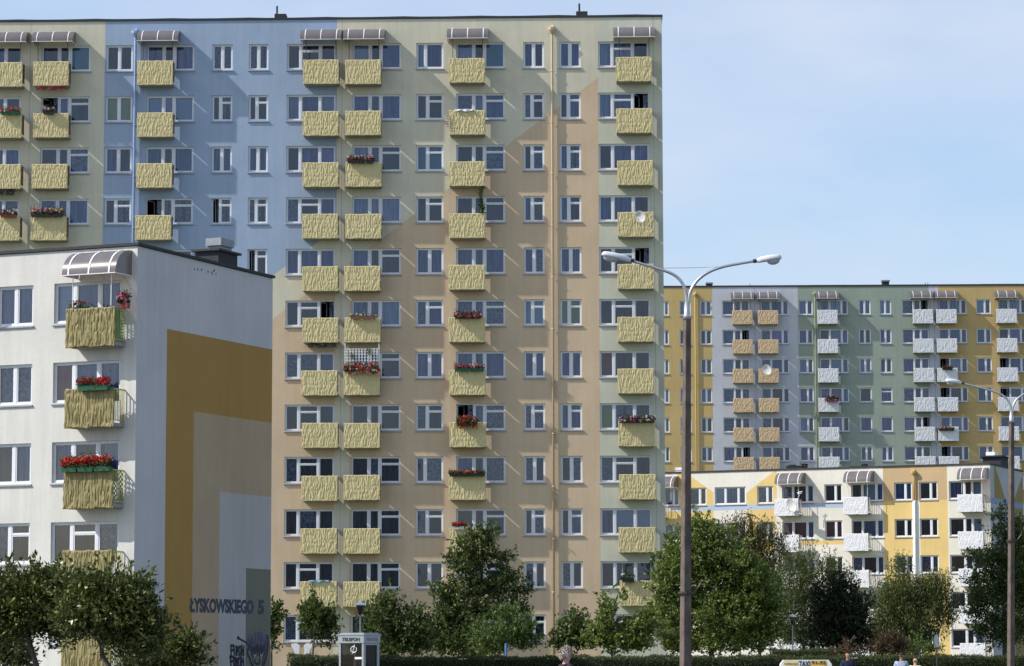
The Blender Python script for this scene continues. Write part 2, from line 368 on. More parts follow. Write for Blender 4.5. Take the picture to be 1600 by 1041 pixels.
def panel_mesh(name, w, h, mat, seed, fine=1.0, amp=.0105, nx=150, nz=40, stripe=21.0, rag=.008):
    """wavy crumpled balustrade sheet: front at y=0 facing -y"""
    rng = np.random.default_rng(seed)
    X = np.linspace(0, w, nx); Z = np.linspace(0, h, nz); XX, ZZ = np.meshgrid(X, Z, indexing='ij')
    D = np.zeros_like(XX)
    gx, gz = int(w*stripe*fine*.8)+3, int(h*(3.4 if fine < 1.5 else 2.2))+3
    def field(gx, gz):
        G = rng.normal(size=(gx, gz)); u = XX/w*(gx-1.01); v = ZZ/h*(gz-1.01)
        u = np.clip(u + .22*np.sin(ZZ*5 + XX*3 + rng.random()*6), 0, gx-1.02)
        i, j = u.astype(int), v.astype(int); a, b = u-i, v-j; a = a*a*(3-2*a); b = b*b*(3-2*b)
        return G[i, j]*(1-a)*(1-b)+G[i+1, j]*a*(1-b)+G[i, j+1]*(1-a)*b+G[i+1, j+1]*a*b
    D = 1.1*(.8-1.9*np.minimum(np.abs(field(gx, gz)), .85)) + .30*field(int(gx*1.6), gz+2) + .12*field(max(4, gx//4), 4)
    D *= amp
    edge = np.minimum(np.minimum(XX, w-XX), np.minimum(ZZ, h-ZZ)); D *= np.clip(edge/.05, 0, 1)
    xo = rag*np.interp(ZZ, np.linspace(0, h, 12), rng.normal(size=12))*(XX/w*2-1)
    zo = rag*np.interp(XX, np.linspace(0, w, 16), rng.normal(size=16))*(ZZ/h*2-1)
    V = np.stack([XX+xo, D, ZZ+zo], -1).reshape(-1, 3)
    idx = np.arange(nx*nz).reshape(nx, nz)
    F = np.stack([idx[:-1, :-1], idx[1:, :-1], idx[1:, 1:], idx[:-1, 1:]], -1).reshape(-1, 4)
    # folded rim going back 4 cm and a back sheet
    per = np.concatenate([idx[:, 0], idx[-1, 1:], idx[-2::-1, -1], idx[0, -2:0:-1]])
    n0 = len(V); B = V[per].copy(); B[:, 1] = .045; V = np.concatenate([V, B]); k = len(per)
    r = np.arange(k); F2 = np.stack([per[r], n0+r, n0+(r+1) % k, per[(r+1) % k]], -1)
    F = np.concatenate([F, F2])
    c = len(V); V = np.concatenate([V, [[0, .046, 0], [w, .046, 0], [w, .046, h], [0, .046, h]]]); F = np.concatenate([F, [[c, c+3, c+2, c+1]]])
    me = np_mesh(name, V, F, [mat] if not isinstance(mat, list) else mat, True)
    if isinstance(mat, list):
        mi = np.zeros(len(F), np.int32); mi[-1] = 1; me.polygons.foreach_set('material_index', mi)
    return me
def balcony(bl, x0, x1, ztop, h, panels, dep=.85, rail_m='rail', side='both', idx=0, railstyle='bars', door_side=None):
    """slab fixed to the facade, railings at the sides, sheet over the front"""
    z0 = ztop - h; w = x1-x0
    s = MB(); s.box((.03, -dep+.05, .03), (w-.03, -.002, .15)); s.box((.1, -dep+.14, .0), (w-.1, -.004, .03))
    o = s.obj('balcony', M['slab'], bl.e, (x0, 0, z0))
    for xx in (.03, w-.03) if railstyle == 'sheet' else ():
        r = MB(); r.box((xx-.02, -dep+.06, h-.06), (xx+.02, -.003, h-.02)); r.box((xx-.012, -.10, .151), (xx+.012, -.076, h-.061)); r.obj('railing', M[rail_m], o)
        r = MB(); r.box((xx-.009, -dep+.05, .25), (xx+.009, -.105, h-.061)); r.obj('side_sheet', M['side_sheet'], o)
    for xx in (.03, w-.03) if railstyle != 'sheet' else ():
        r = MB()
        r.box((xx-.02, -dep+.06, h-.06), (xx+.02, -.003, h-.02)); r.box((xx-.015, -dep+.06, .22), (xx+.015, -.003, .25))
        nb = 7
        for k in range(nb):
            yy = -dep+.1+(dep-.16)*k/(nb-1); r.box((xx-.011, yy-.011, .251), (xx+.011, yy+.011, h-.061))
        r.obj('railing', M[rail_m], o)
    b = MB(); b.box((.06, -dep+.051, h-.06), (w-.06, -dep+.08, h-.02)); b.obj('handrail', M[rail_m], o)
    link('panel', panels[idx % len(panels)], o, (0, -dep, 0))
    return o
def canopy(bl, x0, x1, zf, zt, dep=1.05, posts_to=None, m_post='post_dark'):
    """curved sheet on three white ribs; zf front edge height, zt height at the wall"""
    w = x1-x0; n = 9; pts = []; rw_ = .028 if m_post == 'white' else .02
    for i in range(n+1):
        a = math.pi/2*i/n; pts.append((-dep*math.cos(a)**.9 if i < n else 0, (zt-zf)*math.sin(a)))
    s = MB()
    for i in range(n):
        (y0, z0), (y1, z1) = pts[i], pts[i+1]
        pass
    s.add([(xx, y, z) for y, z in pts for xx in (0, w)], [(2*i, 2*i+1, 2*i+3, 2*i+2) for i in range(n)])
    for xx in (0, w):
        for i in range(n): s.add([(xx, pts[i][0], pts[i][1]), (xx, pts[i+1][0], pts[i+1][1]), (xx, min(pts[i+1][0], -.01), 0), (xx, pts[i][0], 0)], [(0, 1, 2, 3)])
    o = s.obj('canopy', M['canopy'], bl.e, (x0, -.004, zf), smooth=True)
    for xx in (w*.12, w*.5, w*.88):
        b = MB()
        for i in range(n):
            (y0, z0), (y1, z1) = pts[i], pts[i+1]
            b.add([(xx-rw_, y0-.02, z0), (xx+rw_, y0-.02, z0), (xx+rw_, y1-.004, z1+.02), (xx-rw_, y1-.004, z1+.02),
                   (xx-rw_, y0-.002, z0-.0), (xx+rw_, y0-.002, z0), (xx+rw_, y1, z1+.004), (xx-rw_, y1, z1+.004)], [(0, 1, 2, 3), (0, 3, 7, 4), (1, 5, 6, 2), (4, 7, 6, 5)])
        b.obj('rib', M['white'], o)
    f = MB(); f.box((0, -dep-.02, -.03), (w, -dep+.02, -.004)); f.box((-.01, -dep+.021, -.03), (.03, -.0, -.004)); f.box((w-.03, -dep+.021, -.03), (w+.01, 0, -.004)); f.obj('canopy_frame', M['white'], o)
    if posts_to is not None:
        for xx in (w*.14, w*.86):
            b = MB(); b.tube([(xx, -dep*.78, posts_to-zf), (xx, -dep*.78, -.031)], .018, 6); b.obj('post', M[m_post], o)
    return o
def roof_trim(bl, dep, over=.06, th=.12, chim=()):
    b = MB(); h = bl.h
    b.box((-over, -over, h-th), (bl.w+over, dep+over, h)); return b.obj('roof', M['trim'], bl.e)
def body(bl, dep, mat_side):
    b = MB(); w, h = bl.w, bl.h-.121
    b.quad((0, 0, 0), (0, 0, h), (0, dep, h), (0, dep, 0)); b.quad((0, dep, 0), (0, dep, h), (w, dep, h), (w, dep, 0))
    b.obj('rear_wall', mat_side, bl.e)
    g = MB(); g.quad((w, 0, 0), (w, dep, 0), (w, dep, h), (w, 0, h)); return g
def pipe(bl, x, ztop, mat, r=.064, box=True, zbot=.2, r_=.0):
    b = MB(); b.tube([(x, -.13, zbot), (x, -.13, ztop-.25), (x, -.13, ztop-.22)], r, 10)
    z = zbot+2.0
    while z < ztop-.5: b.lathe([(r-.001, 0), (r+.02, 0), (r+.02, .05), (r-.001, .05)], (x, -.13, z), 10); z += 2.8
    o = b.obj('downpipe', mat, bl.e, smooth=True)
    h = MB(); h.lathe([(.07, -.12), (.2, .06), (.22, .2), (.12, .24), (0, .24)], (x, -.2, ztop-.25), 10); h.tube([(x+.04, -.25, ztop-.05), (x+.04, -.02, ztop+.1)], .05, 6)
    h.obj('hopper', mat, o)
    return o

# ---- tower with the yellow balconies (nearest tall block)
A = Bld('tall_apartment_block', 159.08, -1.65, 0, 1034.3, 36.1, 'tall cream, blue and beige apartment block covered in pale yellow balconies', 'apartment block', ext=(6, 0))
def half_line(bl, p, q, above=True):        # half plane above (or below) the line through two surveyed points
    (u0, v0), (u1, v1) = bl.uv(*p), bl.uv(*q); a = -(v1-v0)/(u1-u0); c = -(v0 + a*u0)
    return (a, 1, c) if above else (-a, -1, -c)
def right_of(u): return (1, 0, -u)
def left_of(u): return (-1, 0, u)
CREAM, BLUE, BEIGE = (.60, .57, .45), (.32, .405, .54), (.58, .45, .31)
uA = lambda px, py=90: A.uv(px, py)[0]
l1u = half_line(A, (934, 122), (594, 374), False); l2 = half_line(A, (426, 431), (484, 388), True)
wA = painted_wall('painted_render_tall_block', CREAM,
    [(BLUE, [right_of(uA(164.5, 40)), left_of(uA(527, 40)), l2]),
     (BEIGE, [l1u, left_of(uA(935, 122)), right_of(uA(547.5, 300))]),
     (BEIGE, [l1u, left_of(uA(524, 300))]),
     ((.55, .56, .46), [right_of(uA(935.5, 122))])],
    lines=[(uA(47.5, 90), .012), (uA(534, 200), .012), (uA(1021.5, 200), .012)])
ZA = 34.66
colA = [ # px left, px right, type
    ('Bl', -45, 33.5), ('Br', 65, 141.5), ('W', 166, 207.5), ('Br', 229.5, 303.6), ('W', 332, 363.6), ('W', 389, 419.5),
    ('Bl', 448.4, 524.9), ('Br', 551, 627), ('W', 650.5, 692.8), ('Br', 712.7, 788.8), ('W', 817.6, 849.9), ('W', 873.9, 907.1), ('Bl', 934.4, 1013.5)]
# what each window shows, row by row from the top
E_ = lambda c, d=None: [(.5, 'F', c), (.5, 'F', d or c)]
T_ = lambda c, d=None: [(.42, 'F', c), (.58, 'T', d or c)]
N_ = lambda c, d=None: [(.34, 'F', c), (.66, 'F', d or c)]
O_ = lambda d: [(.42, 'O', 'x'), (.58, 'T', d)]
def B3(t, c, fr=(.28, .40, .32)): return [(fr[i], t[i], c[i]) for i in range(3)]
FL, FR = (.28, .40, .32), (.36, .22, .42)
specA = {
 0: [B3('FFF', 'bbd'), B3('FFF', 'bbd'), B3('FFF', 'bbb'), B3('FFF', 'bbg'), B3('FFF', 'bbg'), B3('FTF', 'ddd')],
 1: [B3('FFF', 'ddt', FR), B3('OFT', 'xbd', FR), B3('FFT', 'ddg', FR), B3('FFF', 'bbb', FR), B3('FFT', 'ddg', FR), B3('FFT', 'ddg', FR)],
 2: [E_('d'), E_('y'), E_('b', 'd'), T_('d', 'g'), E_('d'), E_('b')],
 3: [B3('FFF', 'bdb', FR), B3('FFF', 'lpl', FR), B3('FFF', 'bdb', FR), B3('OFT', 'xgg', FR), B3('FFF', 'bdb', FR), B3('FFF', 'bdb', FR)],
 4: [E_('g'), T_('d', 'g'), E_('b'), O_('g'), T_('g'), E_('b')],
 5: [E_('g'), T_('d', 'd'), E_('b'), T_('g'), O_('d'), E_('b')],
 6: [B3('FTF', 'ddd'), B3('FFF', 'pbp'), B3('FFF', 'dbv'), B3('FTF', 'gdb'), B3('FFF', 'bbb'), B3('FTO', 'ddx'), B3('FFF', 'ggb'), B3('FTF', 'ddd'), B3('FTF', 'gdd'), B3('FFF', 'dgd'), B3('FTF', 'ddd'), B3('FTF', 'gdd')],
 7: [B3('FFF', 'ldb', FR), B3('FFF', 'bbb', FR), B3('FFT', 'pbd', FR), B3('FFF', 'ppp', FR), B3('FFT', 'bdd', FR), B3('FFF', 'bbp', FR), B3('FFT', 'bbd', FR), B3('FFT', 'ddd', FR), B3('FFT', 'dgd', FR), B3('FFT', 'ddd', FR), B3('FFT', 'ddd', FR), B3('FFT', 'ddd', FR)],
 8: [N_('p', 'b'), T_('d'), T_('t'), T_('d'), E_('b'), T_('g', 'b'), E_('b'), T_('g', 'd'), N_('d', 'g'), T_('g', 'd'), E_('d'), T_('d')],
 9: [B3('FFF', 'ldt', FR), B3('FFT', 'gpb', FR), B3('FFT', 'ddg', FR), B3('FFT', 'ddd', FR), B3('FFF', 'bbb', FR), B3('FFT', 'bbg', FR), B3('FFF', 'bbb', FR), B3('OFT', 'xbg', FR), B3('FFF', 'bdg', FR), B3('FFT', 'ndd', FR), B3('FFT', 'ddd', FR), B3('FFT', 'ddd', FR)],
 10: [E_('b', 'd'), T_('g', 'd'), T_('d', 'g'), T_('b', 'n'), E_('b', 'g'), T_('l', 'l'), E_('b'), T_('g'), E_('g', 'd'), T_('d', 'g'), E_('g', 'd'), T_('d')],
 11: [E_('b'), T_('d', 'b'), T_('b', 'g'), T_('b', 'd'), E_('b'), T_('y', 'y'), E_('b'), T_('b', 'b'), E_('d', 'g'), T_('d', 'b'), E_('g', 'd'), E_('d')],
 12: [B3('FTF', 'ppd'), B3('FTO', 'pbx'), B3('FFF', 'dbb'), B3('FFF', 'bbd'), B3('FTO', 'ddx'), B3('FTF', 'ddd'), B3('FFF', 'rdd'), B3('FFF', 'ygd'), B3('FTF', 'gdd'), B3('FFF', 'bll'), B3('FFF', 'ddg'), B3('FTF', 'ddd')]}
WH = 1.40
def build_cols(bl, cols, rows_of, zt0, specs, pyref, balc_px, canopies, panels_of, holes, todo):
    pass
holes = []; todoA = []
for ci, (k, a, c) in enumerate(colA):
    x0, x1 = A.uv(a, 90)[0], A.uv(c, 90)[0]; nr = 12 if ci >= 2 else 6
    if ci == 0: x0 = x1 - 2.66
    for r in range(nr):
        zt = ZA - 2.8*r; sp = specA[ci][r % len(specA[ci])]; holes.append((x0, x1, zt-WH, zt)); door = None
        if k != 'W' and r < 11:
            if k == 'Br': door = 0; holes.append((x0, x0+(x1-x0)*sp[0][0], zt-2.28, zt-WH))
            else: door = 2; holes.append((x1-(x1-x0)*sp[2][0], x1, zt-2.28, zt-WH))
        todoA.append((x0, x1, zt, sp, door))
link('wall', wall_mesh('wall', A.w, A.h-.121, holes, wA), A.e)
for x0, x1, zt, sp, door in todoA: window(A, x0, x1, zt, WH, sp, door)
g = body(A, 11, wA); g.obj('side_wall', wA, A.e); roof_trim(A, 11, .05, .11)
yel = [panel_mesh('yellow_panel', 1.93, 1.34, M['yellow_panel'], s) for s in range(5)]
balA = [(0, None, 35.4), (1, 53, 108), (3, 216, 270.6), (6, 475, 530), (7, 540.5, 595.8), (9, 703, 758), (12, 964, 1019.3)]
BA = {}
rr = random.Random(4)
for ci, a, c in balA:
    xc1 = A.uv(c, 112, -.85)[0]; xc0 = xc1 - 1.93
    for r in range(11 if ci >= 3 else 5):
        dx = rr.uniform(-.03, .03); dz = rr.uniform(-.02, .02)
        BA[(ci, r)] = (balcony(A, xc0+dx, xc1+dx, ZA-2.8*r-1.05+dz, 1.34, yel, idx=rr.randrange(5), railstyle='sheet'), xc0+dx, ZA-2.8*r-1.05+dz)
    wdt = 2.22
    ck = {0: 42, 1: 115, 3: 279, 6: 534, 7: 601, 9: 763, 12: 1023}[ci]
    x1 = A.uv(ck, 60, -.8)[0]; canopy(A, x1-wdt, x1, ZA+.03, ZA+.72, 1.1, ZA-1.0)
pw, pb_ = plain('blue_pipe_paint', (.30, .42, .66), .5), plain('cream_pipe_paint', (.56, .45, .32), .6)
pipe(A, A.uv(212, 90)[0], 35.45, pw); pipe(A, A.uv(862.5, 90)[0], 35.45, pb_)
for a, c, t in ((427, 445, 430), (900, 918, 905)):
    b = MB(); x0, x1 = A.uv(a, 24)[0], A.uv(c, 24)[0]; b.box((x0, .6, A.h), (x1, 1.3, A.h+.36)); o = b.obj('roof_vent', M['tar'], A.e)
    q = MB(); xt = A.uv(t, 24)[0]; q.tube([(xt, .9, A.h+.361), (xt, .9, A.h+.85)], .055, 6); q.obj('vent_pipe', M['tar'], o)
b = MB(); b.tube([(-.2, .3, A.h+.03)] + [(A.w*k/30, .3, A.h+.045+.02*(k % 3)) for k in range(31)], .018, 5); b.obj('lightning_conductor', M['tar'], A.e)

# ---- white five-storey block with the painted gable (near, left)
B = Bld('white_gabled_block', 97.57, -23.6, 0, 215, 15.99, 'white block with olive ribbed balconies and nested gold and beige frames on its gable', 'apartment block', pyref=390, ext=(7, 0))
g0 = lambda px, py: None
def gable_uv(px, py):                       # point on the gable plane (through the near corner, square to the facade)
    r = ray(px, py); O = B.world(B.w, 0, 0) - Vector((0, 0, CAMH)); t = O.dot(B.d)/r.dot(B.d); P = r*t
    return (P - O).dot(B.n), P.z + CAMH
gd = gable_uv(424.5, 700)[0]
wB = painted_wall('white_render', (.60, .595, .56), [], streak=.10)
def gy(px, py): return gable_uv(px, py)
y1, z1 = gy(261, 514); y2, z2 = gy(303, 643); y3, z3 = gy(343.5, 768.5); y4, z4 = gy(384.5, 888)
wG = painted_wall('painted_gable_render', (.53, .52, .54),
    [((.39, .235, .075), [right_of(y1), (0, -1, z1)]), ((.44, .335, .225), [right_of(y2), (0, -1, z2)]),
     ((.44, .425, .415), [right_of(y3), (0, -1, z3)]), ((.19, .185, .15), [right_of(y4), (0, -1, z4)])], ax='yz', streak=.06, grain=.8)
ZB = 14.72; WHB = 1.42
colB = [('Br', -165, -82), ('W', -3, 52.3), ('Bl', 85, 189.5)]
FB = (.30, .37, .33)
specB = {0: [B3('FFF', 'bbb')]*5,
 1: [E_('b'), E_('g', 'g'), E_('d', 'b'), T_('g', 'd'), E_('d')],
 2: [B3('FFF', 'lbb', FB), B3('FFF', 'rbb', FB), B3('FFF', 'bdb', FB), B3('FTF', 'ddg', FB), B3('FFF', 'ddd', FB)]}
holes = []; todo = []
for ci, (k, a, c) in enumerate(colB):
    x0, x1 = B.uv(a, 446)[0], B.uv(c, 446)[0]
    for r in range(5):
        zt = ZB-2.8*r; sp = specB[ci][r]; holes.append((x0, x1, zt-WHB, zt)); door = None
        if k == 'Bl': door = 2; holes.append((x1-(x1-x0)*sp[2][0], x1, zt-2.28, zt-WHB))
        if k == 'Br': door = 0; holes.append((x0, x0+(x1-x0)*sp[0][0], zt-2.28, zt-WHB))
        todo.append((x0, x1, zt, sp, door))
link('wall', wall_mesh('wall', B.w, B.h-.121, holes, wB, dep=.2), B.e)
for x0, x1, zt, sp, door in todo: window(B, x0, x1, zt, WHB, sp, door)
gb = MB(); gb.quad((0, 0, 0), (0, gd, 0), (0, gd, B.h-.121), (0, 0, B.h-.121)); gable = gb.obj('gable_wall', wG, B.e, (B.w, 0, 0))
q = MB(); q.quad((0, 0, 0), (0, 0, B.h-.121), (0, gd, B.h-.121), (0, gd, 0)); q.quad((0, gd, 0), (0, gd, B.h-.121), (B.w, gd, B.h-.121), (B.w, gd, 0)); q.obj('rear_wall', wB, B.e)
roof_trim(B, gd, .07, .10)
oliv = [panel_mesh('olive_panel', 1.98, 1.36, M['olive_panel'], 20+s, fine=1.7, amp=.017, nx=170, nz=50, stripe=13, rag=.014) for s in range(3)]
net = plain('green_net', (.03, .30, .10), .6)
BBx1 = B.uv(180, 488, -.75)[0]
BBal = []
for r in range(5):
    zt = ZB-2.8*r-1.03; o = balcony(B, BBx1-1.98, BBx1, zt, 1.36, oliv, dep=.78, rail_m='olive_rail', idx=r); BBal.append((o, zt))
    if r in (0, 2, 4):      # lattice sheets tied behind the side railing
        s = MB(); w_ = 1.98; dep = .78
        if r == 0:
            for k in range(12):
                a = k*.1-.55
                for sg in (1, -1):
                    p0, p1 = (-dep+.1, .28), (-.05, 1.3)
                    y0 = -dep+.08; y1 = -.04; za = .28+k*.1; zb = za + sg*.55
                    za2, zb2 = min(max(za, .28), 1.3), min(max(zb, .28), 1.3)
                    if za2 != zb2: s.tube([(w_-.075, y0, za2), (w_-.075, y0+(y1-y0)*abs(zb2-za2)/.55, zb2)], .014, 4)
            s.box((w_-.062, -dep+.08, .28), (w_-.058, -.30, 1.3))
            s.obj('side_net', net, o)
        else:
            for k in range(8):
                for j in range(12):
                    y = -dep+.1+k*.08; z = .3+j*.085
                    if (k+j) % 2: s.box((w_-.064, y, z), (w_-.058, y+.08, z+.085))
            s.obj('side_net', plain('grey_green_sheet', (.10, .20, .16), .6), o)
cx1 = B.uv(512/2.891, 432, -1.0)[0]+.15
canopy(B, cx1-2.15, cx1, ZB+.12, ZB+1.0, 1.12, ZB-1.0, 'white')
BBx2 = B.uv(-52, 450)[0]
canopy(B, BBx2-2.0, BBx2+.25, ZB+.12, ZB+1.0, 1.12, ZB-1.0, 'white')
for r in range(4): balcony(B, BBx2-2.0, BBx2-.02, ZB-2.8*r-1.03, 1.36, oliv, dep=.78, rail_m='olive_rail', idx=r)
# rooftop chimney with cowl
def roof_pt(bl, px, py):      # point on the roof plane
    r = ray(px, py); t = (bl.h-CAMH)/r.z; P = r*t - (bl.o - Vector((0, 0, 0))); return P.dot(bl.d), P.dot(bl.n)
cx0, cx1, cy0, cy1 = B.w-1.30, B.w-.32, 6.3, 7.75
ch = MB(); ch.box((cx0, cy0, B.h), (cx1, cy1, B.h+.52)); o = ch.obj('chimney', M['tar'], B.e)
c = MB(); c.box((cx0-.1, cy0-.12, B.h+.521), (cx1+.1, cy1+.15, B.h+.60)); c.obj('chimney_cap', M['trim'], o)
c = MB(); c.box((cx0+.42, cy0+.2, B.h+.601), (cx1-.02, cy1-.4, B.h+.74)); c.box((cx0+.38, cy0+.1, B.h+.741), (cx1+.05, cy1-.35, B.h+1.02)); c.obj('cowl', M['chim_metal'], o)
# street name on the gable
def text_mesh(body, size=1, bold=.0, ext=.004):
    cu = bpy.data.curves.new('txt', 'FONT'); cu.body = body; cu.size = size; cu.offset = bold; cu.extrude = ext; cu.resolution_u = 3
    o = bpy.data.objects.new('txt', cu); C.objects.link(o); dg = bpy.context.evaluated_depsgraph_get()
    me = bpy.data.meshes.new_from_object(o.evaluated_get(dg)); bpy.data.objects.remove(o); bpy.data.curves.remove(cu)
    co = np.array([v.co[:] for v in me.vertices]); mn, mxx = co.min(0), co.max(0); co[:, 0] -= mn[0]; co[:, 1] -= mn[1]
    me.vertices.foreach_set('co', co.astype(np.float32).ravel()); return me, (mxx-mn)
def text_on(body, w, h, mat, parent, loc, rot, name='lettering', bold=.02):
    me, ex = text_mesh(body, 1, bold); me.materials.clear(); me.materials.append(mat)
    co = np.array([v.co[:] for v in me.vertices]); co[:, 0] *= w/ex[0]; co[:, 1] *= h/ex[1]; me.vertices.foreach_set('co', co.astype(np.float32).ravel()); me.update()
    return link(name, me, parent, loc, rot)
ink = plain('dark_grey_lettering', (.06, .065, .09), .85)
ya, zb_ = gy(296, 957); yb, _ = gy(396, 957); ys, _ = gy(403, 957); ye, _ = gy(412.5, 957); zt_ = gy(350, 935)[1]
hgt = zt_ - gy(350, 957.5)[1]
R90 = (math.pi/2, 0, math.pi/2)
text_on('ŁYSKOWSKIEGO', yb-ya, hgt, ink, gable, (.006, ya, zb_), R90, 'street_name', .05)
text_on('5', ye-ys, hgt*1.02, ink, gable, (.006, ys, zb_), R90, 'house_number', .05)
# graffiti: drawn strokes, 3 mm of paint proud of the wall
spray = plain('spray_paint', (.012, .012, .03), .6); spray2 = plain('thin_spray_paint', (.10, .10, .17), .7); white_sp = plain('white_spray_paint', (.40, .42, .48), .7)
def stroke(b, pts, wd, m=0, off=.004):
    P = [gy(*p) for p in pts]
    for i in range(len(P)-1):
        (a0, b0), (a1, b1) = P[i], P[i+1]; dx, dz = a1-a0, b1-b0; l = math.hypot(dx, dz) or 1; nx, nz_ = -dz/l*wd/2, dx/l*wd/2
        e = .3*wd
        a0 -= dx/l*e; b0 -= dz/l*e; a1 += dx/l*e; b1 += dz/l*e
        off += .00015
        b.quad((off, a0-nx, b0-nz_), (off, a1-nx, b1-nz_), (off, a1+nx, b1+nz_), (off, a0+nx, b0+nz_), m)
gz = lambda x, y: (340+x/12.856, 960+y/12.856)     # coordinates of the enlarged detail
b = MB(); rg = random.Random(3)
for cxx, cyy in ((735, 780), (870, 770)):
    for rad, wd in ((62, .05), (30, .09)):
        stroke(b, [gz(cxx+rad*math.cos(a), cyy+rad*1.15*math.sin(a)) for a in np.linspace(0, 6.283, 14)], wd)
    stroke(b, [gz(cxx-70, cyy-50), gz(cxx-30, cyy-90), gz(cxx+20, cyy-90), gz(cxx+60, cyy-40)], .07)
    stroke(b, [gz(cxx-85, cyy-75), gz(cxx-30, cyy-130), gz(cxx+30, cyy-130), gz(cxx+80, cyy-70)], .05)
    stroke(b, [gz(cxx-15, cyy+35), gz(cxx+5, cyy+75), gz(cxx+30, cyy+30)], .05, 2, .012)
stroke(b, [gz(750, 900), gz(745, 960), gz(780, 1000), gz(820, 1000), gz(850, 960), gz(840, 900)], .09)
stroke(b, [gz(800, 700), gz(790, 640), gz(770, 600)], .06)
for s0, lst in ((.12, [(640, 640), (600, 720), (600, 800), (640, 880), (660, 960), (690, 1040), (700, 1150)]), (.14, [(1000, 430), (1010, 600), (990, 760), (960, 900), (930, 1000), (920, 1100)]),
                (.07, [(960, 560), (960, 700), (930, 840), (900, 960), (890, 1080)]), (.06, [(660, 660), (680, 800), (720, 1040)]), (.08, [(410, 475), (470, 510), (560, 560), (620, 620), (670, 670)]), (.12, [(400, 470), (425, 478)])):
    stroke(b, [gz(*p) for p in lst], s0)
for k in range(70):      # hair
    x = rg.uniform(590, 1000); top = 300+abs(x-800)*.55+rg.uniform(0, 160); stroke(b, [gz(x+rg.uniform(-12, 12), top), gz(x+rg.uniform(-8, 8), top+60), gz(800+(x-800)*.8, top+rg.uniform(120, 200))], .035, 1)
for k in range(26):
    x = rg.uniform(640, 980); stroke(b, [gz(x, 560+rg.uniform(-60, 60)), gz(800+(x-800)*.75, 690)], .04, rg.choice((0, 1)))
LET = [[(0, 0), (60, 0)], [(0, 0), (10, 180)], [(10, 90), (60, 80)], [(60, 0), (70, 185)], [(100, 10), (110, 190)], [(140, 20), (130, 190)], [(100, 10), (140, 100)], [(170, 20), (160, 180), (200, 190), (205, 30), (170, 20)], [(225, -10), (230, 180)], [(260, 10), (265, 190)], [(225, 80), (265, 95)]]
for oy in (635, 860, 1090):
    for L_ in LET: stroke(b, [gz(262+x+rg.uniform(-8, 8)-(10 if oy > 700 else 0), oy+y+rg.uniform(-8, 8)) for x, y in L_], .11)
b.obj('graffiti', [spray, spray2, white_sp], gable)
b = MB()
for px, py in ((303.8, 420.5), (309, 421), (315, 421.5), (325, 424.5), (331, 426), (332, 429), (337.5, 428), (335, 422), (333.5, 424)):
    b = MB(); y, z = gy(px, py); w_ = .025+.012*((px*7) % 2); b.quad((.003, y-w_, z-w_*1.3), (.003, y+w_, z-w_), (.003, y+w_*.6, z+w_), (.003, y-w_, z+w_*.8)); b.obj('wall_hole', spray, gable)

# ---- far tall block, right
D = Bld('far_tall_apartment_block', 284.6, -1.65, 1000, 1640, 36.92, 'far gold, grey-white and green tall block with white and tan balconies on the right skyline', 'apartment block', pyref=470, ext=(2, 0))
GOLD = (.50, .37, .165)
uD = lambda px, py=470: D.uv(px, py)[0]
wD = painted_wall('painted_render_far_block', GOLD,
    [((.50, .52, .57), [right_of(uD(1112.3)), left_of(uD(1466))]), ((.29, .34, .29), [right_of(uD(1246.7)), left_of(uD(1451.3))]),
     ((.50, .52, .57), [right_of(uD(1246.7)), left_of(uD(1277)), half_line(D, (1249, 680), (1277, 699), False)]),
     (GOLD, [right_of(uD(1249, 720)), left_of(uD(1300)), half_line(D, (1249, 721), (1262, 733), False)])],
    lines=[(uD(1179), .02), (uD(1459.3), .02)])
ZD = 35.47
colD = [('W', 1031, 1044.8), ('W', 1061.5, 1079), ('W', 1093.8, 1111.6), ('Bl', 1128.2, 1170.6), ('Br', 1188.5, 1232), ('W', 1247.4, 1269.6), ('Br', 1280, 1324.6), ('W', 1341.5, 1360), ('W', 1373.8, 1392.2), ('Bl', 1409, 1450.6), ('Br', 1466.5, 1510.3), ('W', 1525, 1547.8), ('Br', 1559.8, 1604), ('W', 1616, 1634)]
rr = random.Random(11); holes = []; todo = []
def rnd_cur(rr, p='bbbbgdgpbd'): return rr.choice(p)
for ci, (k, a, c) in enumerate(colD):
    x0, x1 = uD(a), uD(c)
    for r in range(8):
        zt = ZD-2.8*r; holes.append((x0, x1, zt-WH, zt)); door = None
        if k == 'W':
            c1 = rnd_cur(rr) if r else rr.choice('pplp'); sp = [(.5, 'F', c1), (.5, 'F', c1)] if ci not in (5, 11) else [(.6, 'F', c1), (.4, 'F', rnd_cur(rr, 'bgd'))]  # top row goes pale: blinds, plus sky reflection painted as curtain colour
            if ci in (7, 8) and r in (3, 4): sp = [(1, 'F' if (ci, r) != (8, 3) else 'T', c1)]
        elif k == 'Bl':
            sp = [(.44, 'F', rnd_cur(rr)), (.26, 'F', rnd_cur(rr, 'bdg')), (.30, rr.choice('FFO'), rnd_cur(rr, 'bdg'))]; door = 2
            holes.append((x1-(x1-x0)*.30, x1, zt-2.28, zt-WH))
        else:
            sp = [(.36, 'O' if rr.random() < .15 or (ci, r) in ((10, 2), (12, 2), (12, 3), (10, 5)) else 'F', rnd_cur(rr)), (.42, 'F', rnd_cur(rr, 'bbpv' if r == 1 else ('bbgdp' if r else 'lpb'))), (.22, 'F', rnd_cur(rr, 'bdg'))]; door = 0  # top-row pale sashes likewise carry painted sky reflection besides blinds
            holes.append((x0, x0+(x1-x0)*.36, zt-2.28, zt-WH))
        todo.append((x0, x1, zt, sp, door))
link('wall', wall_mesh('wall', D.w, D.h-.121, holes, wD), D.e)
for x0, x1, zt, sp, door in todo: window(D, x0, x1, zt, WH, sp, door)
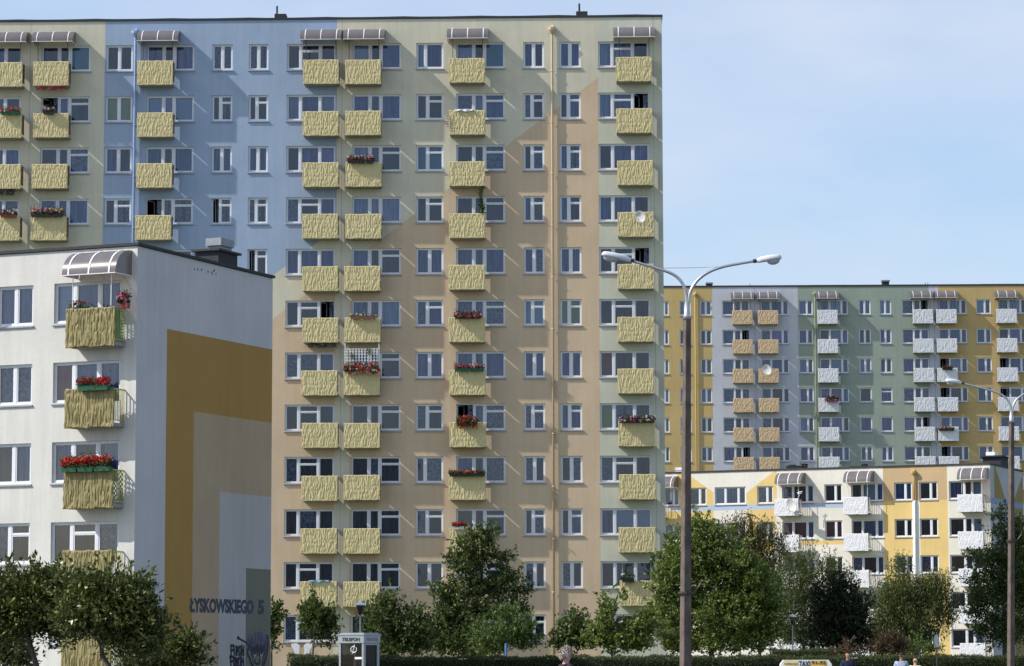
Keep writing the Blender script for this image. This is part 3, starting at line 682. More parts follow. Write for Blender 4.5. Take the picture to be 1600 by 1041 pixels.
g = body(D, 11, wD); g.obj('side_wall', wD, D.e); roof_trim(D, 11, .05, .16)
whi = [panel_mesh('white_panel', 1.93, 1.34, M['white_panel'], 40+s, amp=.010, stripe=11.0, nx=80, nz=36) for s in range(4)]
tan_ = [panel_mesh('tan_panel', 1.93, 1.34, M['tan_panel'], 50+s, amp=.011, stripe=12, nx=80, nz=36) for s in range(3)]
for ci, c, cc in ((3, 1175.9, 1177.7), (4, 1216, 1217.7), (6, 1309, 1310.5), (9, 1458.3, 1457.7), (10, 1495, 1495.8), (12, 1589, 1590.5)):
    x1 = D.uv(c, 497, -.85)[0]
    for r in range(8): balcony(D, x1-1.93, x1, ZD-2.8*r-1.05, 1.34, tan_ if ci in (3, 4) else whi, idx=rr.randrange(9), railstyle='sheet')
    x1 = D.uv(cc, 462, -.8)[0]; canopy(D, x1-2.15, x1, ZD+.05, ZD+.78, 1.1, ZD-1.0)
pipe(D, uD(1086), 36.2, plain('gold_pipe_paint', (.58, .45, .20), .5)); pipe(D, uD(1273.2), 36.2, plain('green_pipe_paint', (.30, .36, .24), .5))
for a, c, h_, m_ in ((1105, 1114.5, .42, 'chim_metal'), (1382, 1393, .55, 'chim_metal')):
    b = MB(); x0, x1 = uD(a), uD(c); b.box((x0, 2, D.h), (x1, 2.6, D.h+h_)); o = b.obj('roof_vent', M['tar'], D.e)
    q = MB(); q.box((x0-.06, 1.9, D.h+h_), (x1+.06, 2.7, D.h+h_+.14)); q.obj('cowl', M[m_], o)
for a, c in ((1036, 1050), (1266, 1324), (1537, 1597)):
    b = MB(); b.box((uD(a), 1.5, D.h), (uD(c), 6, D.h+.2)); b.obj('roof_upstand', M['trim'], D.e)
b = MB()
for px in (1173, 1448, 1452): b.tube([(uD(px), 1, D.h), (uD(px), 1, D.h+.3)], .03, 5)
b.obj('aerial_stub', M['tar'], D.e)

# ---- white five-storey block, right middle distance
K = Bld('cream_five_storey_block', 241.5, -23.6, 1037, 1546.8, 16.14, 'sunlit cream five-storey block with yellow painted fields and white balconies, below the far tall one', 'apartment block', pyref=735, ext=(6, 0))
uK = lambda px, py=760: K.uv(px, py)[0]
KW, KY, KB, KT = (.70, .67, .60), (.68, .50, .21), (.42, .50, .64), (.50, .36, .21)
pz = lambda x, y: (1020+x/5.207, 700+y/5.207)
pz6 = lambda x, y: (1300+x/5.207, 700+y/5.207)
vK = lambda px, py: K.uv(px, py)[1]
def above(v): return (0, 1, -v)
def below(v): return (0, -1, v)
bandt, bandb = vK(*pz(700, 462)), vK(*pz(700, 505))
bt6, bb6 = vK(*pz6(30, 458)), vK(*pz6(30, 492))
wK = painted_wall('painted_render_cream_block', KW,
    [(KY, [right_of(uK(*pz(200, 300))), left_of(uK(*pz(495, 400))), above(bandt), half_line(K, pz(310, 232), pz(495, 362), False)]),
     (KY, [right_of(uK(*pz(762, 400))), left_of(uK(*pz(1008, 300))), above(bandt), half_line(K, pz(762, 368), pz(1005, 175), False)]),
     (KB, [right_of(uK(*pz(200, 480))), left_of(uK(*pz6(100, 480))), above(bandb), below(bandt)]),
     (KY, [left_of(uK(*pz(495, 540))), below(bandb), above(vK(*pz(400, 880)))]),
     (KY, [right_of(uK(*pz(762, 560))), left_of(uK(*pz(1000, 560))), below(bandb), above(vK(*pz(900, 1000))), half_line(K, pz(1000, 800), pz(900, 905), True)]),
     (KY, [right_of(uK(*pz(1190, 770))), left_of(uK(*pz6(100, 770))), below(vK(*pz(1400, 752))), above(vK(*pz(1400, 788)))]),
     (KY, [right_of(uK(*pz6(420, 500))), left_of(uK(*pz6(942, 500)))]),
     (KT, [right_of(uK(*pz6(416, 300))), left_of(uK(*pz6(935, 300))), above(vK(*pz6(680, 428)))]),
     ((.80, .80, .78), [right_of(uK(*pz6(655, 600))), left_of(uK(*pz6(715, 600))), below(vK(*pz6(680, 428)))])], streak=.05)
ZK = 14.83; WHK = 1.36
colK = [('Bl', 1007, 1038), ('W', 1037.5, 1061), ('W', 1076, 1103.5), ('C', 1116.6, 1165), ('W', 1183, 1207.8), ('Br', 1221.7, 1271.3), ('W', 1288, 1315.6), ('Br', 1329.8, 1379.7), ('W', 1397, 1424.8), ('W', 1436, 1464.8), ('Bl', 1482.5, 1533.9)]
holes = []; todo = []
for ci, (k, a, c) in enumerate(colK):
    x0, x1 = uK(a), uK(c)
    if ci == 0: continue
    for r in range(5):
        zt = ZK-2.79*r; holes.append((x0, x1, zt-WHK, zt)); door = None; cc = rnd_cur(rr, 'dddbdg')
        if k == 'W': sp = [(.62, 'F', 'r' if (ci, r) == (6, 1) else cc), (.38, 'F', 'r' if (ci, r) == (6, 1) else cc)]
        elif k == 'C': sp = [(.34, 'F', 'l' if r == 0 else cc), (.42, 'F', cc), (.24, 'F', 'b')]
        elif k == 'Br':
            sp = [(.34, 'F', rnd_cur(rr, 'ddbg')), (.44, 'F', cc), (.22, 'F', 'b')]; door = 0; holes.append((x0, x0+(x1-x0)*.34, zt-2.28, zt-WHK))
            if (ci, r) == (5, 1): sp = [(.34, 'F', 'r'), (.44, 'F', 'r'), (.22, 'F', 'b')]
            if (ci, r) == (7, 0): sp = [(.34, 'F', 'd'), (.44, 'F', 'l'), (.22, 'F', 'b')]
        else:
            sp = [(.46, 'F', 'n' if (ci, r) == (10, 2) else cc), (.24, 'F', rnd_cur(rr, 'ddb')), (.30, 'F', rnd_cur(rr, 'ddl'))]; door = 2; holes.append((x1-(x1-x0)*.3, x1, zt-2.28, zt-WHK))
        todo.append((x0, x1, zt, sp, door))
link('wall', wall_mesh('wall', K.w, K.h-.121, holes, wK, dep=.2), K.e)
for x0, x1, zt, sp, door in todo: window(K, x0, x1, zt, WHK, sp, door)
q = MB(); q.quad((0, 0, 0), (0, 0, 16), (0, 10, 16), (0, 10, 0)); q.quad((0, 10, 0), (0, 10, 16), (K.w, 10, 16), (K.w, 10, 0)); q.obj('rear_wall', wK, K.e)
def kg(px, py):
    r = ray(px, py); O = K.world(K.w, 0, 0) - Vector((0, 0, CAMH)); t = O.dot(K.d)/r.dot(K.d); P = r*t; return (P-O).dot(K.n), P.z+CAMH
def hl2(p, q, ab=True):
    (u0, v0), (u1, v1) = kg(*p), kg(*q); a = -(v1-v0)/(u1-u0); c = -(v0+a*u0); return (a, 1, c) if ab else (-a, -1, -c)
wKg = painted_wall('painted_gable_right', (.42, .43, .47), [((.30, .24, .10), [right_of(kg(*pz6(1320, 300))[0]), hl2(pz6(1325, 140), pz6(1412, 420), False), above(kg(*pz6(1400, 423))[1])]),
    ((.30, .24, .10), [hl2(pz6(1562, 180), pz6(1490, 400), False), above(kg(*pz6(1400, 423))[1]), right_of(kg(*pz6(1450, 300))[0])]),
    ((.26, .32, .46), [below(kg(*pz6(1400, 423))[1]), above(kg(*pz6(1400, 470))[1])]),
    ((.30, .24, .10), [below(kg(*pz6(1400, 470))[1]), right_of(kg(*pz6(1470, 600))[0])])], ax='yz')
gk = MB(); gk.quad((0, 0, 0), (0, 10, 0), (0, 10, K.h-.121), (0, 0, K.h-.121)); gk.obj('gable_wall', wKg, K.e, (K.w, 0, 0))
roof_trim(K, 10, .06, .13)
kp = [panel_mesh('white_panel', 1.95, 1.34, [M['white_panel'], M['orange_back']], 70+s, amp=.010, stripe=14.0, nx=90, nz=40) for s in range(3)]
for ci, c, cc in ((1, None, 1054), (5, 1247.5, 1253), (7, 1355.8, 1361), (10, 1535.3, 1540)):
    if c is None: x1 = K.uv(1044, 790, -.9)[0]-.35
    else: x1 = K.uv(c, 780, -.95)[0]
    for r in range(5):
        o = balcony(K, x1-1.95, x1, ZK-2.79*r-1.08, 1.34, kp, dep=.95, idx=rr.randrange(9))
        if r != 4 or ci != 10:
            s = MB(); s.box((1.95-.085, -.93, .3), (1.95-.075, -.62, 1.3)); s.obj('side_sheet', M['orange_back'], o)
    x1 = K.uv(cc-6, 757, -1.1)[0]+.25; canopy(K, x1-2.15, x1, ZK+.05, ZK+.95, 1.15, ZK-1.0, 'white')
pipe(K, uK(1428.7), 15.7, plain('ochre_pipe_paint', (.60, .42, .17), .5), zbot=vK(*pz6(680, 428)))
b = MB(); xk = uK(1428.7); b.tube([(xk, -.13, .2), (xk, -.13, vK(*pz6(680, 430)))], .085, 10); b.obj('lower_downpipe', M['white'], K.e, smooth=True)
rk = random.Random(8)
for px, y, w_, h_, m_ in ((1052, 2, 1.1, .25, 'white'), (1045, 2.2, .5, .4, 'white'), (1222, 3, 1.3, .34, 'tar'), (1216, 3.2, .35, .45, 'tar'), (1236, 3.1, .3, .5, 'tar'), (1308, 4, 2.2, .25, 'tar'), (1330, 3.2, .3, .35, 'tar'), (1300, 3, .8, .16, 'chim_metal')):
    x = uK(px, 728); b = MB(); b.box((x-w_/2, y, K.h), (x+w_/2, y+.6, K.h+h_)); o = b.obj('roof_vent', M[m_], K.e)
    q = MB(); q.box((x-w_/2-.05, y-.05, K.h+h_), (x+w_/2+.05, y+.65, K.h+h_+.06)); q.obj('vent_cap', M[m_], o)
b = MB(); b.box((K.w-1.9, 5.2, K.h), (K.w-.5, 7.6, K.h+.8)); o = b.obj('chimney', M['tar'], K.e); q = MB(); q.box((K.w-2.1, 5.0, K.h+.8), (K.w-.3, 7.8, K.h+.9)); q.obj('chimney_cap', M['trim'], o)
q = MB(); q.box((K.w-1.7, 5.4, K.h+.9), (K.w-1.0, 6.4, K.h+1.2)); q.obj('cowl', M['white'], o)
#PART2
# ================================================================== ground
gm = plain('lawn_ground', (.11, .125, .06), .95, var=.4, vscale=.3)
asph = plain('asphalt', (.08, .08, .08), .9, bump=.4, bscale=30); pav = plain('paving', (.24, .235, .22), .9, var=.2, vscale=2)
b = MB(); b.quad((-3000, -200, 0), (3000, -200, 0), (3000, 4000, 0), (-3000, 4000, 0)); tag(b.obj('ground', gm), kind='structure')
b = MB(); b.quad((-300, 40, .004), (300, 40, .004), (300, 93, .004), (-300, 93, .004)); tag(b.obj('road', asph), kind='structure')
b = MB(); b.box((-300, 93, -.05), (300, 96.2, .12)); tag(b.obj('pavement', pav), kind='structure')

# ================================================================== foliage
def leaf_quads(P, Dn, L, Wd, rng, fold=.25):
    """diamond leaves: P base points, Dn directions"""
    n = len(P); Dn = Dn/np.linalg.norm(Dn, axis=1, keepdims=True)
    R = rng.normal(size=(n, 3)); S = np.cross(Dn, R); S /= np.linalg.norm(S, axis=1, keepdims=True)+1e-9; Nn = np.cross(Dn, S)
    L = L*rng.uniform(.7, 1.25, (n, 1)); Wd = Wd*rng.uniform(.75, 1.2, (n, 1))
    a = P; c = P+Dn*L+Nn*L*.08; m = P+Dn*L*.45
    v = np.stack([a, m+S*Wd/2+Nn*Wd*fold, c, m-S*Wd/2+Nn*Wd*fold], 1).reshape(-1, 3)
    return v, np.arange(4*n).reshape(n, 4)
LM = {
 'dark': leaf_mat('dark_leaf', (.030, .048, .014), (.115, .16, .042), (.32, .38, .14)),
 'black': leaf_mat('very_dark_leaf', (.012, .020, .010), (.045, .06, .022), (.12, .15, .06)),
 'waxy': leaf_mat('waxy_leaf', (.034, .050, .012), (.13, .155, .035), (.34, .35, .14), rough=.35, trans=.2),
 'mid': leaf_mat('green_leaf', (.062, .092, .020), (.20, .26, .060), (.42, .48, .18)),
 'light': leaf_mat('light_leaf', (.05, .085, .02), (.13, .19, .05), (.32, .38, .16)),
 'olive': leaf_mat('olive_leaf', (.045, .062, .016), (.13, .16, .045), (.27, .30, .10)),
 'willow': leaf_mat('yellowing_leaf', (.045, .045, .014), (.12, .115, .035), (.28, .23, .08)),
 'hedge': leaf_mat('hedge_leaf', (.02, .034, .01), (.10, .13, .035), (.22, .25, .08)),
 'red': leaf_mat('purple_leaf', (.04, .028, .016), (.12, .07, .04), (.18, .14, .06)),
}
def tree(name, label, cat, Y, blobs, n, L, Wd, mat, trunk, rt=.1, seed=1, clump=.32, per=26, droop=0, group=None, bark='bark', spread=.62, limbs=10, up=.5, big=1.32):
    rng = np.random.default_rng(seed); s = Y/FPX; L *= big; Wd *= big; n = int(n*.72) if Y > 70 else n
    if Y < 70: L /= big; Wd /= big*.85
    Cn = np.array([at(x, y, Y)[:] for x, y, _, _ in blobs]); Rr = np.array([(rx*s, max(rx, ry)*s*.8, ry*s) for _, _, rx, ry in blobs])
    base = at(trunk[0][0], trunk[0][1], Y); base.z = 0
    root = empty(name, base, 0, label, cat, group)
    bo = np.array(base[:])
    w = Rr[:, 0]*Rr[:, 2]; w = w/w.sum(); K = max(8, n//per)
    ci = rng.choice(len(blobs), K, p=w); d = rng.normal(size=(K, 3)); d /= np.linalg.norm(d, axis=1, keepdims=True)
    rad = rng.uniform(0, 1, (K, 1))**.45
    ctr = Cn[ci] + d*rad*Rr[ci]
    ctr += rng.normal(size=(K, 3))*clump*.35
    ctr[:, 2] = np.maximum(ctr[:, 2], .15)
    csz = clump*rng.uniform(.55, 1.35, K)
    k = np.repeat(np.arange(K), per); N_ = len(k)
    off = rng.normal(size=(N_, 3))*csz[k][:, None]*np.array([.55, .55, .42])
    if droop:
        t = rng.uniform(0, 1, N_); off = rng.normal(size=(N_, 3))*np.array([.06, .06, .05]) + rng.normal(size=(K, 3))[k]*.0
        strand = rng.integers(0, 4, N_); so_ = rng.normal(size=(K, 4, 3))*clump*np.array([.5, .5, .15])
        off += so_[k, strand]; off[:, 2] -= t*droop*rng.uniform(.5, 1.2, K)[k]
        off[:, 0] += .12*droop*np.sin(t*2+k)
        dirs = rng.normal(size=(N_, 3))*.45 + np.array([0, 0, -1.0])
    else:
        sh = rng.random(K) < .42; sd = d*.8+np.array([0, 0, .55])+rng.normal(size=(K, 3))*.35; sd /= np.linalg.norm(sd, axis=1, keepdims=True)
        tt = rng.uniform(-.3, 1, (N_, 1)); ln = clump*rng.uniform(1.2, 2.6, (K, 1))
        off = np.where(sh[k][:, None], sd[k]*tt*ln[k] + rng.normal(size=(N_, 3))*clump*.16*(1.2-tt), off)
        dirs = rng.normal(size=(N_, 3))*.7 + d[k]*.7 + np.array([0, 0, up])
    V, F = leaf_quads(ctr[k]+off-bo, dirs, L, Wd, rng)
    link('crown', np_mesh('crown', V, F, LM[mat]), root)
    tb = MB(); tp = [at(x, y, Y) for x, y in trunk]; tp[0].z = 0; tp = [p-base for p in tp]
    tb.tube(tp, [rt*(1-.6*i/(len(tp)-1)) for i in range(len(tp))], 8)
    tb.obj('trunk', M[bark], root, smooth=True)
    lb = MB(); top = tp[-1]
    r2 = random.Random(seed)
    def limb(a, q, r):
        a = Vector(a); q = Vector(q); m1 = a.lerp(q, .35)+Vector((r2.uniform(-.15, .15), r2.uniform(-.15, .15), .12))*(q-a).length*.5; m2 = a.lerp(q, .7)+Vector((r2.uniform(-.1, .1), r2.uniform(-.1, .1), .05))*(q-a).length*.5
        lb.tube([a, m1, m2, q], [r, r*.7, r*.45, r*.15], 6); return m1, m2
    joints = []
    for i in range(len(blobs)):
        q = Vector(Cn[i]-bo); a = min(tp[1:], key=lambda t_: (t_-q).length + max(0, t_.z-q.z)*2)
        joints += list(limb(a, q, rt*.42))+[q]
    for i in rng.choice(K, min(K, limbs*4), replace=False):
        q = Vector(ctr[i]-bo); a = min(joints, key=lambda t_: (t_-q).length); limb(a, q, rt*.14)
    lb.obj('branches', M[bark], root)
    return root
tree('spreading_tree', 'low spreading glossy tree against the white block, its crown reaching the frame corner', 'tree', 60.5,
     [(30, 930, 54, 36), (80, 922, 46, 32), (0, 950, 44, 45), (112, 918, 24, 24), (18, 982, 44, 20), (60, 955, 66, 34), (108, 965, 34, 26), (95, 985, 34, 16)], 21000, .115, .042, 'waxy',
     [(62, 1150), (57, 1041), (48, 1008), (45, 985)], .075, 3, .20, 24)
tree('spreading_tree', 'low spreading glossy tree in front of the olive balcony and the painted gable', 'tree', 59,
     [(150, 935, 44, 36), (190, 942, 44, 40), (226, 978, 26, 38), (118, 960, 26, 32), (170, 970, 56, 28), (212, 1005, 32, 18), (225, 950, 16, 18)], 19000, .115, .042, 'waxy',
     [(178, 1150), (172, 1045), (160, 1025), (158, 1008), (148, 992)], .07, 5, .20, 24)
tree('evergreen_shrub', 'yellow-green bush with long leaves at the foot of the painted gable', 'shrub', 62,
     [(262, 1026, 40, 16), (290, 1008, 18, 16), (222, 1034, 20, 11), (235, 1040, 50, 14), (305, 1030, 14, 14)], 5200, .12, .04, 'waxy', [(260, 1150), (262, 1060), (262, 1040)], .04, 8, .18, 22)
tree('evergreen_shrub', 'dark bush below the spreading trees at the very corner of the picture', 'shrub', 63,
     [(5, 1010, 30, 22), (25, 1030, 30, 14)], 3200, .11, .04, 'waxy', [(5, 1150), (5, 1060), (6, 1035)], .04, 9, .18, 22)
tree('slender_tree', 'thin leafy tree just showing past the edge of the painted gable', 'tree', 126,
     [(432, 960, 9, 14), (428, 985, 9, 10), (427, 943, 6, 8), (420, 970, 14, 20), (430, 1008, 7, 6)], 1900, .13, .075, 'dark', [(424, 1100), (424, 1010), (425, 980)], .06, 10, .2, 14)
tree('small_tree', 'small round-leaved tree beside the telephone booth, under the laundry window', 'tree', 131,
     [(497, 968, 25, 24), (492, 945, 10, 13), (507, 993, 18, 12), (517, 970, 12, 9), (480, 965, 11, 14), (493, 930, 4, 8)], 4200, .13, .075, 'dark', [(488, 1110), (489, 1015), (493, 985), (494, 950)], .05, 12, .24, 18)
tree('round_tree', 'dark green many-stemmed tree directly behind the telephone booth', 'tree', 136,
     [(598, 975, 28, 42), (607, 945, 13, 18), (640, 985, 30, 34), (575, 985, 14, 16), (620, 1012, 46, 16), (580, 955, 10, 10), (650, 960, 12, 14), (660, 1000, 18, 24)], 14000, .125, .07, 'dark', [(610, 1110), (612, 1015), (610, 980)], .09, 13, .26, 20)
tree('layered_tree', 'tallest dark tree before the tall block, with tiered side branches', 'tree', 141,
     [(742, 850, 24, 20), (766, 836, 9, 12), (727, 882, 34, 16), (775, 868, 24, 8), (790, 893, 25, 7), (700, 872, 10, 8), (728, 918, 42, 17), (775, 915, 32, 12), (690, 925, 16, 12), (700, 955, 28, 20), (755, 955, 48, 22), (805, 948, 20, 12), (821, 924, 11, 8), (830, 915, 7, 5), (725, 1000, 56, 26), (690, 990, 24, 26), (800, 905, 14, 4)], 26000, .125, .075, 'dark',
     [(744, 1110), (744, 1000), (742, 930), (744, 860)], .13, 14, .27, 20, up=.2)
tree('flowering_bush', 'bright yellow-green bush at the foot of the tallest dark tree', 'bush', 131,
     [(785, 990, 44, 26), (815, 985, 20, 18), (768, 1005, 36, 16), (795, 960, 18, 12), (830, 1003, 16, 10)], 6500, .15, .06, 'light', [(788, 1110), (788, 1020), (788, 1000)], .05, 15, .24, 18)
tree('low_shrub', 'low dark shrub beside the cream drainpipe of the tall block', 'shrub', 136,
     [(893, 988, 25, 22), (901, 965, 10, 12), (876, 1003, 12, 12), (905, 1000, 18, 14)], 4200, .13, .075, 'dark', [(893, 1110), (893, 1015), (893, 1000)], .05, 16, .24, 18)
tree('young_tree', 'young broad-leaved tree with an upright leader under the lowest balcony corner', 'tree', 134,
     [(950, 960, 13, 20), (948, 938, 5, 11), (940, 990, 22, 17), (985, 987, 26, 17), (968, 1004, 38, 12), (1008, 975, 14, 17), (1003, 1003, 22, 10), (925, 990, 12, 14), (972, 940, 5, 9), (1016, 958, 7, 7)], 8500, .14, .08, 'mid', [(958, 1110), (956, 1015), (952, 985), (949, 950)], .06, 17, .24, 18)
tree('ash_tree', 'big full green tree at the corner of the tall block, behind the concrete lamp post', 'tree', 149,
     [(1060, 900, 34, 52), (1098, 865, 40, 45), (1088, 828, 22, 20), (1138, 905, 56, 60), (1178, 935, 38, 50), (1118, 965, 86, 40), (1052, 965, 34, 42), (1146, 882, 36, 30), (1202, 955, 22, 46), (1060, 860, 22, 26), (1180, 912, 28, 30), (1170, 985, 50, 34), (1090, 812, 10, 9), (1122, 842, 12, 10), (1038, 920, 20, 26), (1120, 1000, 70, 16)], 64000, .14, .075, 'mid',
     [(1110, 1110), (1112, 1010), (1110, 960), (1106, 900)], .16, 18, .32, 22)
tree('weeping_birch', 'thin weeping tree with yellowing leaves hanging before the cream block', 'tree', 190,
     [(1160, 815, 22, 12), (1185, 830, 22, 18), (1205, 825, 12, 12), (1165, 800, 10, 8), (1150, 822, 10, 12), (1215, 850, 10, 18), (1180, 870, 30, 22), (1200, 880, 24, 20), (1150, 803, 16, 9), (1190, 812, 18, 10), (1222, 838, 12, 14)], 17000, .15, .045, 'willow', [(1188, 1090), (1186, 960), (1180, 860), (1172, 805)], .12, 19, .45, 24, droop=2.3)
tree('feathery_tree', 'feathery olive-green tree behind the thin park lamp', 'tree', 181,
     [(1250, 895, 34, 28), (1232, 945, 32, 46), (1275, 930, 34, 42), (1262, 985, 46, 26), (1300, 895, 20, 22), (1225, 990, 16, 18), (1318, 905, 16, 16), (1265, 868, 12, 12)], 26000, .13, .045, 'olive', [(1256, 1090), (1256, 1000), (1254, 940)], .14, 20, .42, 24)
tree('dark_tree', 'nearly black dense tree between the feathery tree and the weeping birch', 'tree', 163,
     [(1310, 945, 32, 38), (1332, 985, 28, 32), (1292, 995, 34, 22), (1312, 915, 14, 16), (1342, 950, 12, 24), (1306, 975, 40, 34), (1290, 940, 20, 30), (1340, 1000, 26, 20)], 28000, .13, .07, 'black', [(1318, 1100), (1318, 1010), (1316, 960)], .14, 21, .34, 24)
tree('weeping_birch', 'full weeping tree with pale trunk before the yellow field of the cream block', 'tree', 186,
     [(1412, 905, 44, 18), (1398, 935, 40, 32), (1448, 915, 38, 22), (1380, 970, 30, 28), (1468, 900, 16, 18), (1430, 955, 44, 32), (1404, 868, 16, 10), (1420, 985, 40, 16), (1478, 940, 12, 22), (1400, 990, 40, 20), (1450, 900, 20, 16)], 46000, .15, .045, 'olive', [(1434, 1090), (1433, 1000), (1428, 940), (1420, 890)], .13, 22, .45, 24, droop=1.5, bark='pale_bark')
tree('upright_tree', 'tall dark tree against the shaded end of the cream block, behind the farther lamp post', 'tree', 171,
     [(1566, 828, 22, 20), (1545, 878, 30, 22), (1582, 890, 30, 50), (1552, 935, 40, 32), (1520, 908, 14, 8), (1568, 985, 38, 26), (1592, 845, 16, 36), (1524, 955, 14, 18), (1562, 803, 8, 9), (1606, 930, 30, 60), (1530, 988, 14, 12)], 32000, .15, .065, 'dark', [(1570, 1090), (1570, 1000), (1568, 920), (1566, 830)], .16, 23, .36, 22)
tree('red_shrub', 'reddish purple-leaved shrub behind the hedge near the walking men', 'shrub', 150,
     [(1392, 1003, 22, 12), (1372, 1012, 14, 9), (1410, 1012, 12, 8)], 2600, .11, .06, 'red', [(1392, 1080), (1392, 1020), (1392, 1010)], .04, 24, .24, 16)
tree('red_shrub', 'narrow reddish shrub in front of the nearly black tree', 'shrub', 124,
     [(1325, 1014, 8, 10), (1309, 1020, 8, 8)], 900, .1, .05, 'red', [(1322, 1090), (1322, 1030), (1322, 1018)], .03, 25, .2, 14)
tree('low_shrub', 'loose sunlit green shrub below the full weeping tree', 'shrub', 152,
     [(1425, 1010, 30, 8), (1450, 1013, 20, 8)], 2200, .1, .05, 'light', [(1430, 1080), (1430, 1020), (1430, 1014)], .03, 26, .2, 16)
tree('low_shrub', 'small leafy shrub just right of the trunkless foot of the tall block', 'shrub', 150,
     [(1050, 1008, 14, 12), (1075, 1012, 14, 8)], 2200, .11, .06, 'dark', [(1050, 1080), (1050, 1020), (1050, 1014)], .03, 27, .2, 16)

def hedge(label, pxl, pxr, pyt, Y, dep, seed, group='clipped hedges'):
    a, c = at(pxl, pyt, Y), at(pxr, pyt, Y); w = c.x-a.x; h = (a.z+c.z)/2
    root = empty('hedge', (a.x, Y, 0), 0, label, 'hedge')
    rng = np.random.default_rng(seed); nx = int(w/.25)+2
    X = np.linspace(.1, w-.1, nx); prof = [(0, .05), (.02, h*.5), (.05, h-.08), (.14, h-.025), (dep-.14, h-.025), (dep-.05, h-.10), (dep, .05)]
    V = np.array([[(x+rng.normal()*.02, y+rng.normal()*.03, z+rng.normal()*.025*(z > .1)) for y, z in prof] for x in X]).reshape(-1, 3)
    p = len(prof); idx = np.arange(nx*p).reshape(nx, p); F = np.stack([idx[:-1, :-1], idx[1:, :-1], idx[1:, 1:], idx[:-1, 1:]], -1).reshape(-1, 4)
    core = np_mesh('branches', V, F, plain('hedge_core', (.012, .018, .008), 1)); link('branches', core, root)
    n = int(w*(h+dep)*900); t = rng.uniform(0, h+dep+.3, n); x = rng.uniform(0, w, n)
    lump = .025*np.sin(x*1.7+seed)+.02*np.sin(x*4.1)+.02*np.sin(x*9.3+1)
    P = np.zeros((n, 3)); P[:, 0] = x; fr = t < h; tp = (t >= h) & (t < h+dep)
    P[:, 1] = np.where(fr, rng.normal(size=n)*.035, np.where(tp, t-h, rng.uniform(0, dep, n))); P[:, 2] = np.where(fr, t, h+lump+rng.normal(size=n)*.035)
    P[:, 0] = np.where(~fr & ~tp, rng.choice([0, w], n), x); P[:, 2] = np.where(~fr & ~tp, rng.uniform(0, h, n), P[:, 2])
    Dn = rng.normal(size=(n, 3))*.7+np.where(fr[:, None], [0, -.6, .3], [0, -.1, .8])
    v, f = leaf_quads(P, Dn, .07, .035, rng); link('foliage', np_mesh('foliage', v, f, LM['hedge']), root)
    return root
hedge('long dark clipped hedge running along the street past both concrete lamp posts', 588, 1660, 1028, 118, 1.1, 1)
hedge('short clipped hedge with a sunlit top beside the telephone booth', 449, 588, 1027, 99, .9, 2)
hedge('short green hedge standing higher, behind the taxi and park lamp', 1206, 1326, 1017, 134, 1.0, 3)

